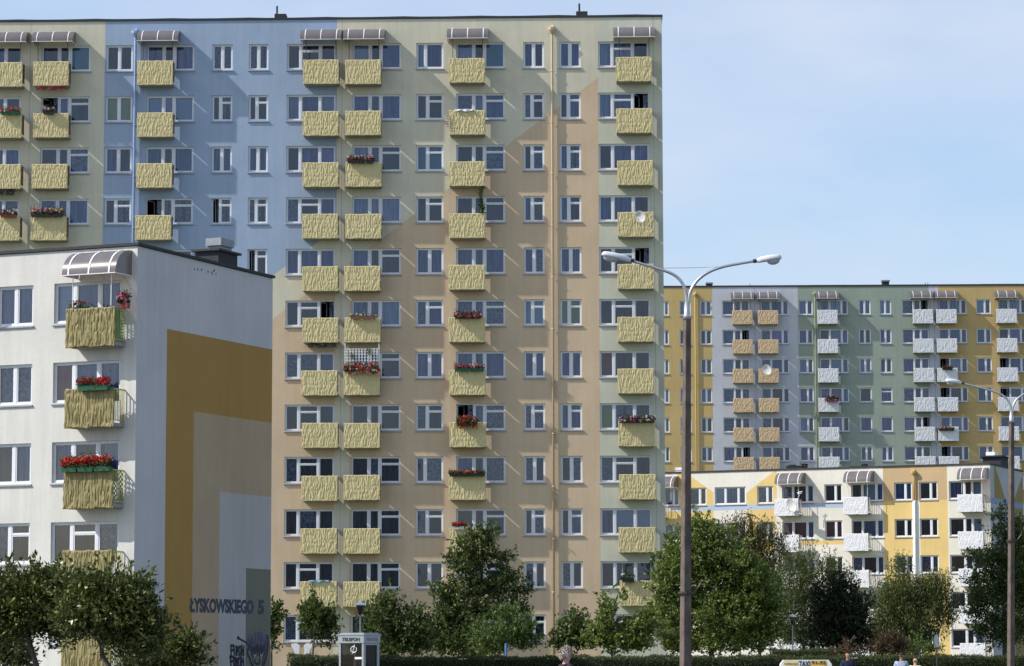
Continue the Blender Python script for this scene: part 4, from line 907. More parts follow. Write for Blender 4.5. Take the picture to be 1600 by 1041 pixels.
# ================================================================== street lamps
conc = plain('lamp_concrete', (.125, .10, .085), .9, var=.4, vscale=3, bump=.8, bscale=25)
galv = plain('galvanised_arm', (.46, .48, .52), .35, .7, var=.15); lampw = plain('lamp_housing', (.62, .64, .68), .4, var=.08); bowl = plain('lamp_bowl', (.45, .47, .48), .15)
def street_lamp(label, Y, base, top, wpx, arms, ring_y):
    s = Y/FPX; B0 = at(*base, Y); B0.z = 0; T = at(*top, Y); root = empty('street_lamp', B0, 0, label, 'street lamp', 'twin-arm street lamps')
    b = MB(); n = 8
    h = T-B0
    for q, w_ in ((Vector((0, 0, 0)), wpx[0]), (h, wpx[1])):
        hw = w_*s/1.32/2; cc = hw*.12; P8 = [(hw, -hw+cc), (hw, hw-cc), (hw-cc, hw), (-hw+cc, hw), (-hw, hw-cc), (-hw, -hw+cc), (-hw+cc, -hw), (hw-cc, -hw)]; ca, sa = math.cos(.47), math.sin(.47)
        b.v += [(q.x+x*ca-y*sa, q.y+x*sa+y*ca, q.z) for x, y in P8]
    b.f += [(k, (k+1) % 8, (k+1) % 8+8, k+8) for k in range(8)]+[tuple(range(8, 16))]; b.m += [0]*9; b.obj('pole', conc, root)
    c = MB(); c.tube([h+Vector((0, 0, -.02)), h+Vector((0, 0, .08)), h+Vector((0, 0, .42))], [wpx[1]*s/2*1.12, wpx[1]*s/2*.85, .055], 12); c.obj('collar', galv, root, smooth=True)
    r = MB(); rz = at(base[0], ring_y, Y).z; q = h*(rz/T.z); r.lathe([(.16, 0), (.19, 0), (.19, .05), (.16, .05)], tuple(q), 12); r.tube([q+Vector((.15, -.05, .03)), q+Vector((.24, -.05, .08)), q+Vector((.36, -.05, .25)), q+Vector((.38, -.05, .34))], .018, 6); r.obj('clamp', M['post_dark'], root)
    for path, head, sg in arms:
        P = [at(x, y, Y)-B0 for x, y in path]; a = MB()
        # smooth the arm
        Q = []
        for i in range(len(P)-1):
            p0, p1, p2, p3 = P[max(i-1, 0)], P[i], P[i+1], P[min(i+2, len(P)-1)]
            for k in range(5):
                t = k/5; Q.append(.5*((2*p1)+(-p0+p2)*t+(2*p0-5*p1+4*p2-p3)*t*t+(-p0+3*p1-3*p2+p3)*t*t*t))
        Q.append(P[-1]); a.tube(Q, [.045-.012*i/len(Q) for i in range(len(Q))], 10); ar = a.obj('arm', galv, root, smooth=True)
        hp = at(*head, Y)-B0; ax = (hp-P[-1]); Ln = ax.length; ax.normalize(); upv = Vector((0, 0, 1)); upv = (upv-ax*upv.dot(ax)).normalized(); sd = ax.cross(upv)
        hb = MB(); sec = [(-.06, .03, .03, .03), (0, .05, .05, .05), (.10, .075, .07, .06), (.16, .10, .085, .055), (.5, .145, .095, .05), (.85, .15, .085, .05), (.96, .12, .06, .045), (1.0, .05, .02, .02)]
        m = 14; o0 = P[-1]
        for t, hw, tp_, bt in sec:
            for k in range(m):
                an = 2*math.pi*k/m; cx, cz = math.cos(an), math.sin(an); e = .55
                hb.v.append(tuple(o0+ax*(t*Ln)+sd*(hw*math.copysign(abs(cx)**e, cx))+upv*((tp_ if cz > 0 else bt)*math.copysign(abs(cz)**e, cz))))
        for i in range(len(sec)-1):
            for k in range(m): hb.f.append((i*m+k, i*m+(k+1) % m, (i+1)*m+(k+1) % m, (i+1)*m+k)); hb.m.append(0)
        hb.f.append(tuple((len(sec)-1)*m+k for k in range(m))); hb.m.append(0)
        ho = hb.obj('lamp_head', lampw, root, smooth=True)
        bb = MB(); c0 = o0+ax*(Ln*.66)-upv*.045
        for i in range(6):
            t = i/5*math.pi/2; rr_ = math.cos(t); dn = math.sin(t)
            for k in range(m): an = 2*math.pi*k/m; bb.v.append(tuple(c0+ax*(Ln*.27*rr_*math.cos(an))+sd*(.115*rr_*math.sin(an))-upv*(.11*dn)))
        for i in range(5):
            for k in range(m): bb.f.append((i*m+k, i*m+(k+1) % m, (i+1)*m+(k+1) % m, (i+1)*m+k)); bb.m.append(0)
        bb.obj('bowl', bowl, ho, smooth=True)
        j = MB(); j.tube([o0-ax*.10, o0+ax*.02], .05, 8); j.obj('joint', M['post_dark'], ho)
    if len(arms) == 2:
        p0, p1 = at(arms[0][0][-3][0], arms[0][0][-3][1], Y)-B0, at(arms[1][0][-3][0], arms[1][0][-3][1], Y)-B0
        w = MB(); w.tube([p0, (p0+p1)/2-Vector((0, 0, .01)), p1], .008, 5); w.obj('tie_wire', galv, root)
    return root
street_lamp('nearer and larger concrete lamp post with two curved arms, in front of the tall blocks', 73, (1070.5, 1128), (1073.5, 498), (19.5, 12.5),
    [([(1073.5, 490), (1073, 468), (1069.5, 450), (1061, 436), (1048, 427), (1025, 419), (1000, 411.5), (985, 406.5)], (940, 397), -1),
     ([(1075, 490), (1076, 468), (1080.5, 452), (1091, 437), (1108, 425), (1130, 417), (1158, 411.5), (1183, 407.5)], (1221, 402.5), 1)], 928)
street_lamp('farther slimmer concrete lamp post with two curved arms, before the cream block gable', 109, (1579.5, 1095), (1580.5, 660), (12.5, 8.5),
    [([(1580.3, 655), (1580, 640), (1576.5, 628), (1568, 619), (1553, 612), (1532, 606), (1514, 601.5), (1502, 598.5)], (1477.5, 595), -1),
     ([(1581, 655), (1582, 640), (1586, 628), (1594, 620), (1606, 613), (1625, 608), (1650, 603), (1660, 601)], (1686, 598), 1)], 846)

# ---- small park lamps
def park_lamp(label, Y, px, pyt, r=.24):
    T = at(px, pyt, Y); base = Vector((T.x, Y, 0)); H = T.z; root = empty('park_lamp', base, 0, label, 'park lamp')
    b = MB(); b.tube([(0, 0, 0), (0, 0, .6), (0, 0, .62), (0, 0, H-.5)], [.06, .06, .035, .03], 10); b.obj('pole', galv, root, smooth=True)
    g_ = MB(); g_.lathe([(.06, H-.52), (.08, H-.5), (r*.72, H-.19), (r*.72, H-.17)], (0, 0, 0), 16); g_.obj('lantern', M['post_dark'], root, smooth=True)
    c = MB(); c.lathe([(r, H-.165), (r*1.02, H-.14), (r*.8, H-.09), (r*.3, H-.05), (.05, H-.03), (.03, H), (0, H)], (0, 0, 0), 20); c.obj('lamp_cap', M['white'], root, smooth=True)
    return root
park_lamp('small park lamp with a white cap rising behind the telephone booth', 120, 563, 939.5)
park_lamp('thin park lamp with a flat white cap standing before the feathery tree', 150, 1238, 959, .2)
b = MB(); T = at(790.5, 1007, 122); b.tube([(0, 0, 0), (0, 0, T.z)], .05, 10); b.lathe([(.05, T.z-.001), (.055, T.z+.02), (0, T.z+.05)], (0, 0, 0), 10)
o = b.obj('blue_post', plain('blue_paint', (.09, .22, .45), .5), None, (T.x, 122, 0)); tag(o, 'short blue post sticking up behind the hedge, below the tallest dark tree', 'post')
T = at(1463, 991, 112); root = empty('road_sign', (T.x, 112, 0), 0, 'grey back of a narrow road sign on a thin pole before the weeping tree', 'road sign')
b = MB(); b.tube([(0, 0, 0), (0, 0, T.z)], .028, 8); b.obj('pole', M['post_dark'], root)
b = MB(); z = T.z; pts = [(.09*math.cos(a)*1.0, z-.25+.24*math.sin(a)) for a in np.linspace(0, 2*math.pi, 21)[:-1]]
b.add([(x, -.045, q) for x, q in pts]+[(x, -.035, q) for x, q in pts], [tuple(range(20)), tuple(range(39, 19, -1))]+[(i, 20+i, 20+(i+1) % 20, (i+1) % 20) for i in range(20)]); b.obj('sign_plate', M['sill'], root)

# ================================================================== telephone booth
Yb = 86; P0 = at(568, 1040, Yb); root = empty('telephone_booth', (P0.x, Yb, 0), math.radians(-30), 'grey metal and glass telephone booth with a lettered band, beside the short hedge', 'telephone booth')
bm_ = plain('booth_metal', (.32, .355, .37), .4, .3); bg_ = glass('booth_glass', (.10, .11, .11), .02, (.35, .38, .42, 1)); HB = at(550, 990.5, Yb).z; wB_ = .84
# local frame: corner at the origin, front wall runs to -x, side wall runs to +y
def bar(b, x0, x1, y0, y1, z0, z1): b.box((x0, y0, z0), (x1, y1, z1))
b = MB()
for x in (-wB_, -.06): bar(b, x, x+.06, 0, .06, 0, HB-.26)
for x in (-wB_, -.06): bar(b, x, x+.06, wB_-.06, wB_, 0, HB-.26)
b.obj('frame', bm_, root)
b = MB(); bar(b, -wB_-.02, .02, -.02, wB_+.02, HB-.26, HB-.04); fs = b.obj('fascia', bm_, root)
b = MB(); bar(b, -wB_-.04, .04, -.04, wB_+.04, HB-.039, HB+.0); bar(b, -wB_+.02, -.02, .02, wB_-.02, HB+.001, HB+.03); b.obj('roof', bm_, root)
for nm, a in (('front', [(-wB_+.061, .03, .3), (-.061, .03, .3), (-.061, .03, HB-.265), (-wB_+.061, .03, HB-.265)]), ('side', [(-.03, .061, .3), (-.03, wB_-.061, .3), (-.03, wB_-.061, HB-.265), (-.03, .061, HB-.265)]), ('back', [(-wB_+.061, wB_-.03, .3), (-.061, wB_-.03, .3), (-.061, wB_-.03, HB-.265), (-wB_+.061, wB_-.03, HB-.265)])):
    b = MB(); b.quad(*a); b.obj('glass_pane', bg_, root)
b = MB(); ring(b, .062, wB_-.062, .1, HB-.27, .05, -.01, .02); d_ = b.obj('door', bm_, root); d_.rotation_euler = (0, 0, math.pi/2); d_.location = (-.012, 0, 0)
z_ = at(550, 1028.5, Yb).z
b = MB(); bar(b, -.30, -.061, .005, .028, z_-.03, z_+.03); b.obj('push_bar', M['white'], root)
b = MB(); bar(b, -.62, -.22, wB_-.30, wB_-.08, 1.0, 1.55); tel = b.obj('payphone', M['post_dark'], root)
b = MB(); b.tube([(-.55, wB_-.33, 1.1), (-.57, wB_-.36, 1.25), (-.55, wB_-.33, 1.4)], [.03, .018, .03], 8); b.obj('handset', M['trim'], tel)
dk = plain('booth_lettering', (.03, .04, .05), .6)
R0 = (math.pi/2, 0, 0)
text_on('TELEFON', .60, .10, dk, fs, (-wB_+.12, -.028, HB-.205), R0, 'lettering', .03)
text_on('TELEFON', .56, .10, plain('faded_lettering', (.30, .33, .36), .6), fs, (.028, .14, HB-.205), (math.pi/2, 0, math.pi/2), 'lettering', .02)
b = MB(); cx_, cz_ = -.36, at(553, 1015, Yb).z
def arc(cx, cz, r, a0, a1, n=12): return [(cx+r*math.cos(a), .018, cz+r*math.sin(a)) for a in np.linspace(a0, a1, n)]
b.tube(arc(cx_, cz_, .085, .9, 3.9), .013, 5); b.tube(arc(cx_+.03, cz_, .085, 4.0, 7.0), .013, 5); b.tube([(cx_-.04, .018, cz_-.13), (cx_+.05, .018, cz_+.14)], .013, 5)
b.obj('logo', M['white'], root)

# ================================================================== cars
def car(name, label, col, x, Y, rz, H=1.36, L=4.3, Wd=1.66, cat='car'):
    root = empty(name, (x, Y, 0), rz, label, cat); paint = plain(name+'_paint', col, .25, .2, .5, var=.03); k = H/1.36
    tin = plain('car_window', (.02, .025, .03), .08); blk = plain('tyre_rubber', (.02, .02, .02), .9); rimm = plain('wheel_rim', (.45, .46, .48), .35, .7)
    # sections along the length: x, half width low, waist z, roof half width, roof z
    S = [(-L/2, .60, .50, .55, .52), (-L/2+.08, .74, .66, .60, .68), (-L/2+.9, .80, .84, .66, .88), (-L/2+1.35, .82, .88, .66, .95), (-L/2+1.95, .83, .90, .58, 1.30), (-L/2+2.4, .83, .91, .57, 1.36), (-L/2+3.1, .83, .92, .57, 1.355), (-L/2+3.5, .82, .93, .58, 1.27), (-L/2+3.95, .81, .93, .66, 1.0), (L/2-.08, .77, .92, .62, .95), (L/2, .70, .60, .60, .62)]
    b = MB(); n = 12
    for sx, hw, wz, rw, rz_ in S:
        pts = [(-hw*.92, .22), (-hw, .45), (-hw, wz*.8), (-hw*.97, wz), (-rw, max(rz_-.05, wz+.01)), (-rw*.75, rz_), (rw*.75, rz_), (rw, max(rz_-.05, wz+.01)), (hw*.97, wz), (hw, wz*.8), (hw, .45), (hw*.92, .22)]
        for y, z in pts: b.v.append((sx, y*Wd/1.66, z*k))
    for i in range(len(S)-1):
        for j in range(n): b.f.append((i*n+j, i*n+(j+1) % n, (i+1)*n+(j+1) % n, (i+1)*n+j)); b.m.append(0)
    b.f.append(tuple(range(n-1, -1, -1))); b.m.append(0); b.f.append(tuple((len(S)-1)*n+j for j in range(n))); b.m.append(0)
    body_ = b.obj('body', paint, root, smooth=False); md = body_.modifiers.new('s', 'SUBSURF'); md.levels = md.render_levels = 2
    for sg in (-1, 1):
        for xa, xb in ((-.12, .55), (.60, 1.15)):
            w = MB(); y = sg*(.80*Wd/1.66); w.add([(xa-.02 if xa > 0 else xa-.28, y, .95*k), (xb+(.25 if xb > 1 else 0), y, .95*k), (xb, sg*.665*Wd/1.66, 1.24*k), (xa+.02, sg*.665*Wd/1.66, 1.24*k)], [(0, 1, 2, 3)]); w.obj('side_window', tin, root)
    w = MB(); w.add([(-.86, -.60, .93*k), (-.86, .60, .93*k), (-.30, .50, 1.26*k), (-.30, -.50, 1.26*k)], [(0, 1, 2, 3)]); w.obj('windscreen', tin, root)
    w = MB(); w.add([(1.86, -.56, .99*k), (1.86, .56, .99*k), (1.43, .48, 1.24*k), (1.43, -.48, 1.24*k)], [(0, 3, 2, 1)]); w.obj('rear_window', tin, root)
    for sx in (-L/2+.8, L/2-.85):
        for sg in (-1, 1):
            def disc(rp, m_): 
                q = MB(); q.lathe(rp, (0, 0, 0), 22); return q
            q = disc([(.17, -.10), (.29, -.10), (.31, -.06), (.31, .06), (.29, .10), (.17, .10)], 0); wh = empty('wheel', (sx, sg*.74*Wd/1.66, .31)); wh.parent = root; wh.rotation_euler = (math.pi/2, 0, 0)
            q.obj('tyre', blk, wh, smooth=True); q = disc([(0, -.05), (.10, -.08), (.172, -.09), (.172, .09), (.10, .08), (0, .05)], 0); q.obj('rim', rimm, wh, smooth=True)
    for sg in (-1, 1):
        q = MB(); q.box((-L/2-.02, sg*.52-.14, .55*k), (-L/2+.06, sg*.52+.14, .67*k)); q.obj('headlight', M['white'], root)
        q = MB(); q.box((L/2-.05, sg*.56-.10, .66*k), (L/2+.02, sg*.56+.10, .84*k)); q.obj('tail_light', plain('tail_lens', (.4, .02, .02), .3), root)
        q = MB(); q.box((-.62, sg*.86-.07, .92*k), (-.50, sg*.86+.07, 1.04*k)); q.obj('wing_mirror', paint, root)
    return root
tx = at(1259, 1036, 68)
taxi = car('taxi', 'pale taxi whose long white and yellow TAXI roof sign peeks in, before the hedge', (.62, .60, .54), tx.x, 68.45, math.pi/2, 1.34, cat='taxi')
zt_ = at(1259, 1031.2, 68).z; sgw = (at(1300, 1036, 68).x-at(1218, 1036, 68).x)
sy = plain('sign_yellow', (.80, .52, .10), .35); ww_ = plain('sign_white', (.80, .80, .78), .35)
# the sign stands across the roof; local frame of the car: -x faces the camera
b = MB(); hz = zt_-1.345; hw = sgw/2
prof = [(-hw, 0), (-hw+.02, hz*.55), (-hw+.09, hz), (hw-.09, hz), (hw-.02, hz*.55), (hw, 0)]
b.add([(-.53, -y, 1.345+z) for y, z in prof]+[(-.30, -y, 1.345+z) for y, z in prof], [tuple(range(6)), tuple(range(11, 5, -1))]+[(i, i+6, (i+1) % 6+6, (i+1) % 6) for i in range(6)])
# y axis is mirrored for a car facing the camera
rs = b.obj('roof_sign', ww_, taxi)
k1 = MB(); k1.quad((-.5335, hw*.90, 1.35), (-.5335, hw*.30, 1.35), (-.5335, hw*.30, 1.345+hz-.015), (-.5335, hw*.84, 1.345+hz-.015)); k1.obj('sign_field', plain('sign_pale_yellow', (.80, .66, .34), .35), rs)
k1 = MB(); k1.quad((-.5335, -hw*.17, 1.35), (-.5335, -hw*.80, 1.35), (-.5335, -hw*.78, 1.345+hz-.015), (-.5335, -hw*.17, 1.345+hz-.015)); k1.obj('sign_field', sy, rs)
RT = (math.pi/2, 0, -math.pi/2)
text_on('TAXI', hw*.42, hz*.72, dk, rs, (-.5375, hw*.27, 1.345+hz*.14), RT, 'lettering', .03)
text_on('91-92', hw*.54, hz*.42, dk, rs, (-.5375, -hw*.21, 1.345+hz*.44), RT, 'lettering', .03)
text_on('COPERNICUS', hw*.52, hz*.20, plain('brown_lettering', (.35, .22, .10), .6), rs, (-.5375, hw*.84, 1.345+hz*.44), RT, 'lettering', .01)
b = MB(); b.tube([(-.2, 0, 1.33), (-.2, 0, zt_+.07)], .006, 5); b.obj('aerial', M['trim'], taxi)
bx = at(1612, 1035, 96)
car('blue_car', 'blue car whose roof just shows beside the farther lamp post', (.03, .07, .28), bx.x+.3, 96, 0, 1.47)

# ================================================================== people
def skin_mesh(name, V, Ed, R, mat, sub=1, parent=None, root_i=0):
    me = bpy.data.meshes.new(name); me.from_pydata(V, Ed, []); o = bpy.data.objects.new(name, me); C.objects.link(o)
    m = o.modifiers.new('k', 'SKIN'); m.use_smooth_shade = True
    for i, r in enumerate(R):
        sv = me.skin_vertices[0].data[i]; sv.radius = (r, r) if not hasattr(r, '__len__') else r; sv.use_root = (i == root_i)
    s_ = o.modifiers.new('s', 'SUBSURF'); s_.levels = s_.render_levels = sub
    dg = bpy.context.evaluated_depsgraph_get(); m2 = bpy.data.meshes.new_from_object(o.evaluated_get(dg)); bpy.data.objects.remove(o)
    m2.materials.clear(); m2.materials.append(mat)
    return link(name, m2, parent)
def person(label, px, pytop, Y, rz, top_c, leg_c, skin_c, hair_c, hair='short', sleeves=.5, stride=.22, group=None):
    T = at(px, pytop, Y); H = T.z; root = empty('person', (T.x, Y, 0), rz, label, 'person', group); k = H/1.75
    sk = plain('skin', skin_c, .6, var=.05); V, Ed, R = [], [], []
    def add(p, r, par=None):
        V.append((p[0]*k, p[1]*k, p[2]*k)); R.append((r[0]*k, r[1]*k) if hasattr(r, '__len__') else r*k)
        if par is not None: Ed.append((par, len(V)-1))
        return len(V)-1
    pel = add((0, 0, .95), (.14, .10)); wa = add((0, 0, 1.10), (.12, .09), pel); ch = add((0, 0, 1.30), (.15, .10), wa); cl = add((0, .01, 1.43), (.09, .07), ch); nk = add((0, 0, 1.50), .052, cl)
    h1 = add((0, -.02, 1.57), (.062, .07), nk); h2 = add((0, -.01, 1.65), (.076, .092), h1); add((0, 0, 1.725), (.055, .065), h2)
    add((0, -.115, 1.615), .012, h1)
    for sg in (-1, 1): add((sg*.083, 0, 1.62), .014, h2)
    arms = []
    for sg in (-1, 1):
        hp = add((sg*.09, 0, .90), .085, pel); kn = add((sg*.10, -sg*stride*.45, .50), .055, hp); an = add((sg*.10, -sg*stride+.03, .09), .04, kn); add((sg*.11, -sg*stride-.12, .035), .03, an)
        sh = add((sg*.185, 0, 1.40), .055, ch); el = add((sg*.23, sg*stride*.4+.02, 1.12), .042, sh); wr = add((sg*.22, sg*stride*.5-.12, .90), .028, el); pm = add((sg*.215, sg*stride*.5-.15, .82), (.035, .022), wr); arms.append((sh, el, wr))
        for f_ in range(4):
            q = add((sg*.212, sg*stride*.5-.185+f_*.022, .76), .009, pm); add((sg*.205, sg*stride*.5-.182+f_*.02, .715-.006*(f_ % 2)), .008, q)
        q = add((sg*.195, sg*stride*.5-.19, .82), .011, pm); add((sg*.185, sg*stride*.5-.205, .775), .009, q)
    skin_mesh('body', V, Ed, R, sk, 1, root)
    def sub(idx, extra, nm, mat, cut=None):
        vs = [V[i] for i in idx]; mp_ = {a: j for j, a in enumerate(idx)}; es = [(mp_[a], mp_[b_]) for a, b_ in Ed if a in mp_ and b_ in mp_]
        rs_ = [(R[i][0]+extra, R[i][1]+extra) if hasattr(R[i], '__len__') else R[i]+extra for i in idx]
        return skin_mesh(nm, vs, es, rs_, mat, 1, root)
    ar = []
    for sh, el, wr in arms: ar += [sh, el] + ([wr] if sleeves > .8 else [])
    sub([pel, wa, ch, cl]+ar, .022*k, 'shirt' if sleeves < .8 else 'jumper', plain('cloth', top_c, .9, var=.12, vscale=20))
    legs = [pel]+[i for i, v in enumerate(V) if 0.05*k < v[2] < .93*k and abs(v[0]) < .12*k]
    sub(legs, .02*k, 'trousers', plain('trouser_cloth', leg_c, .9))
    # hair: a cap over the skull, down to the ears
    hb = MB(); n = 18; rows = 9; lo = {'short': 1.15, 'cap': 1.3, 'bald': 1.9, 'full': 2.05}[hair]; gr = {'full': 1.12}.get(hair, 1.07)
    for i in range(rows+1):
        t = lo*i/rows
        for j in range(n):
            a = 2*math.pi*j/n; back = .5+.5*math.sin(a); tt = t*(.62+.48*back) if hair != 'cap' else t
            w = 1+.05*math.sin(7*a+3*t) if hair == 'full' else 1
            hb.v.append((.083*gr*w*math.sin(tt)*math.cos(a)*k, (.0+.103*gr*w*math.sin(tt)*math.sin(a))*k, (1.645+.108*gr*math.cos(tt))*k))
    for i in range(rows):
        for j in range(n): hb.f.append((i*n+j, i*n+(j+1) % n, (i+1)*n+(j+1) % n, (i+1)*n+j)); hb.m.append(0)
    if hair in ('full', 'short'):
        rg3 = np.random.default_rng(int(px)); nt_ = 900; th = rg3.uniform(0, 1, nt_)*lo; an_ = rg3.uniform(0, 2*np.pi, nt_); bk = .5+.5*np.sin(an_); tt_ = th*(.62+.48*bk)
        dd = np.stack([np.sin(tt_)*np.cos(an_), np.sin(tt_)*np.sin(an_), np.cos(tt_)], -1); Ph = dd*np.array([.083, .103, .108])*gr*k+np.array([0, 0, 1.645*k])
        v, f = leaf_quads(Ph, dd*.9+np.array([0, 0, -.9])+rg3.normal(size=(nt_, 3))*.5, (.055 if hair == 'full' else .03)*k, .014*k, rg3); link('hair_locks', np_mesh('hair_locks', v, f, plain('lock_colour', hair_c, .8, var=.5, vscale=80)), root)
    if hair != 'bald': hb.obj('hair' if hair != 'cap' else 'cap', plain('hair_colour', hair_c, .8, var=.4, vscale=60, bump=1, bscale=90), root, smooth=True)
    return root
person('woman with full pale grey hair and dark clothes passing in front of the hedge', 884, 1013, 57, math.radians(115), (.03, .015, .03), (.03, .03, .04), (.52, .27, .22), (.50, .43, .38), 'full', 1)
person('man in a dark cap and light blue shirt beside the yellow-shirted man', 1408, 1020, 104, math.radians(160), (.30, .36, .48), (.05, .05, .07), (.30, .17, .12), (.02, .02, .03), 'cap')
person('bald man in a pale yellow shirt next to the man in the cap', 1430, 1027.5, 99, math.radians(175), (.66, .68, .40), (.10, .09, .08), (.52, .30, .22), (.3, .2, .15), 'bald')
person('person in a navy top standing by the hedge before the nearly black tree', 1324.5, 1018.5, 106, 0, (.012, .016, .045), (.03, .03, .04), (.42, .22, .16), (.12, .05, .03), 'short', 1)

# ================================================================== things on the balconies and facades
PET = {'red': (.55, .025, .04), 'pink': (.75, .25, .38), 'dkred': (.30, .02, .05), 'orange': (.80, .14, .05), 'white': (.80, .78, .76), 'yellow': (.80, .70, .20), 'purple': (.40, .08, .35)}
PM = {k: plain('petals_'+k, v, .7, var=.2, vscale=30) for k, v in PET.items()}
fleaf = leaf_mat('geranium_leaf', (.02, .05, .012), (.06, .12, .03), (.12, .18, .06))
FSEED = [0]
def flowers(bl, x, y, z, w, label, cols, box='green', h=.26, hang=0, dens=1.0, nbox=1, cat='flower box', d=.2, box_h=.14, fc=1.0):
    """planter hung on the outside of a balustrade, x,z its left top corner on the building"""
    FSEED[0] += 1; rng = np.random.default_rng(FSEED[0]+100); p = bl.world(x, y, z-box_h); root = empty('flower_box', p, bl.a, label, cat)
    bc = {'green': (.02, .10, .05), 'brown': (.25, .11, .09), 'white': (.70, .70, .68), 'dark': (.03, .03, .03), 'red': (.20, .04, .04)}[box]; mt = plain('trough_'+box, bc, .5)
    for i in range(nbox):
        g_ = .02; a = w/nbox*i+g_; c = w/nbox*(i+1)-g_; b = MB()
        b.add([(a+.02, .02, 0), (c-.02, .02, 0), (c-.02, d-.02, 0), (a+.02, d-.02, 0), (a, 0, box_h), (c, 0, box_h), (c, d, box_h), (a, d, box_h)], [(0, 3, 2, 1), (0, 1, 5, 4), (1, 2, 6, 5), (2, 3, 7, 6), (3, 0, 4, 7)])
        b.box((a-.008, -.008, box_h+.0005), (c+.008, .014, box_h+.016)); b.add([(a+.01, .015, box_h-.012), (c-.01, .015, box_h-.012), (c-.01, d-.01, box_h-.012), (a+.01, d-.01, box_h-.012)], [(0, 1, 2, 3)])
        b.obj('trough', mt, root)
    n = int(300*w*dens)
    P = np.stack([rng.uniform(0, w, n), rng.normal(d/2, .07, n), box_h+np.abs(rng.normal(0, h*.5, n))-hang*rng.uniform(0, 1, n)**1.5], -1)
    if hang: P[:, 1] = np.where(P[:, 2] < box_h, -.03-np.abs(rng.normal(0, .04, n)), P[:, 1])
    v, f = leaf_quads(P, rng.normal(size=(n, 3))+[0, -.2, .6], .08, .07, rng); link('leaves', np_mesh('leaves', v, f, fleaf), root)
    for ci, cn in enumerate(cols):
        nf = max(3, int(26*w*dens*fc/len(cols))); rad = .045; pc = []
        cx = rng.uniform(0, w, nf) if len(cols) > 3 or ci == 0 or True else None
        for q in range(nf):
            c0 = np.array([cx[q], rng.normal(d/2-.04, .07), box_h+rng.uniform(.25, 1.05)*h])
            if hang and rng.random() < .6: c0[2] = box_h-rng.uniform(0, hang); c0[1] = -.06-abs(rng.normal(0, .04))
            m_ = 22; dd = rng.normal(size=(m_, 3)); dd /= np.linalg.norm(dd, axis=1, keepdims=True); pc.append(np.concatenate([c0+dd*rad*.5, dd], 1))
        A_ = np.concatenate(pc); v, f = leaf_quads(A_[:, :3], A_[:, 3:], .045, .045, rng); link('blossoms', np_mesh('blossoms', v, f, PM[cn]), root)
    return root
def onA(ci, r, x_off, w, label, cols, **k):
    o, x, z = BA[(ci, r)]; return flowers(A, x+x_off, -1.09, z+.05, w, label, cols, **k)
onA(7, 2, .10, 1.45, 'three pots of red, white and pink flowers on a third-row yellow balcony', ['red', 'white', 'pink'], box='dark', nbox=3, dens=1.3)
onA(1, 3, .02, 1.75, 'long row of mixed flowers on the yellow balcony just above the white block roof', ['yellow', 'pink', 'dkred', 'pink'], box='dark', nbox=3, dens=1.3, h=.34)
onA(1, 1, .55, .62, 'small dark trough of pink and white flowers on a second-row yellow balcony', ['pink', 'white'], box='dark', dens=1.2)
onA(0, 1, .8, 1.1, 'green trough with sparse plants at the picture edge, second row of balconies', ['orange'], box='green', dens=.6, nbox=2)
onA(0, 3, .9, .9, 'red-brown trough of red geraniums at the picture edge, above the white block', ['red', 'white'], box='red', nbox=2)
onA(7, 5, .3, 1.4, 'reddish-brown nearly bare planters on a middle yellow balcony', ['yellow'], box='brown', dens=.18, nbox=2, h=.12)
onA(7, 6, .0, 1.93, 'trailing pink and red flowers under a white trellis on a yellow balcony', ['pink', 'red', 'white', 'orange'], box='dark', dens=2.0, hang=.25, h=.3)
onA(9, 5, .3, 1.45, 'dark red petunias on the yellow balcony above the green troughs', ['dkred', 'dkred', 'pink'], box='dark', dens=1.5, hang=.08)
onA(9, 6, .28, 1.6, 'green troughs of small pink flowers on a yellow balcony of the beige field', ['pink', 'red'], box='green', nbox=2, dens=.8)
onA(9, 7, .38, 1.1, 'hanging clump of orange-red flowers spilling over a yellow balcony', ['orange', 'red', 'dkred'], box='dark', dens=2.2, hang=.38, h=.26)
onA(9, 8, .0, 1.93, 'thin dark row of wilted red flowers below the hanging orange-red clump', ['dkred', 'orange'], box='dark', dens=1.1, h=.15)
onA(9, 9, .15, .65, 'small white trough of red geraniums just above the tallest dark tree', ['red', 'red'], box='white', dens=1.2, h=.2, fc=1.8)
onA(12, 7, .02, 1.93, 'long dark row of purple and white flowers on a corner yellow balcony', ['white', 'purple', 'dkred'], box='dark', dens=1.7, h=.2, hang=.06)
onA(12, 10, .1, .7, 'few leafy pot plants on the lowest corner yellow balcony', ['white'], box='dark', dens=.8, h=.4, fc=.2)
# under-balcony fringes and garlands
def fringe(bl, x, y, z, w, label, cat, col, drop=.22, n=240, name='garland'):
    FSEED[0] += 1; rng = np.random.default_rng(FSEED[0]+300); p = bl.world(x, y, z); P = np.stack([rng.uniform(0, w, n), rng.normal(0, .05, n), -rng.uniform(0, 1, n)**1.3*drop], -1)
    b = MB(); b.tube([(0, 0, 0), (w/2, 0, -.02), (w, 0, 0)], .012, 5)
    v, f = leaf_quads(P, rng.normal(size=(n, 3))+[0, 0, -.8], .09, .06, rng); me = np_mesh(name, v, f, col)
    root = empty(name, p, bl.a, label, cat); b.obj('string', M['trim'], root); link('strands', me, root); return root
o, x, z = BA[(1, 0)]; fringe(A, x+.2, -.9, z-1.36, 1.6, 'red flower garland hanging under a top-row yellow balcony', 'garland', PM['dkred'], .2)
o, x, z = BA[(0, 2)]; fringe(A, x-.1, -.75, z-1.36, 1.7, 'black scalloped fringe hanging under a balcony at the picture edge', 'fringe', M['trim'], .3, 500, 'fringe')
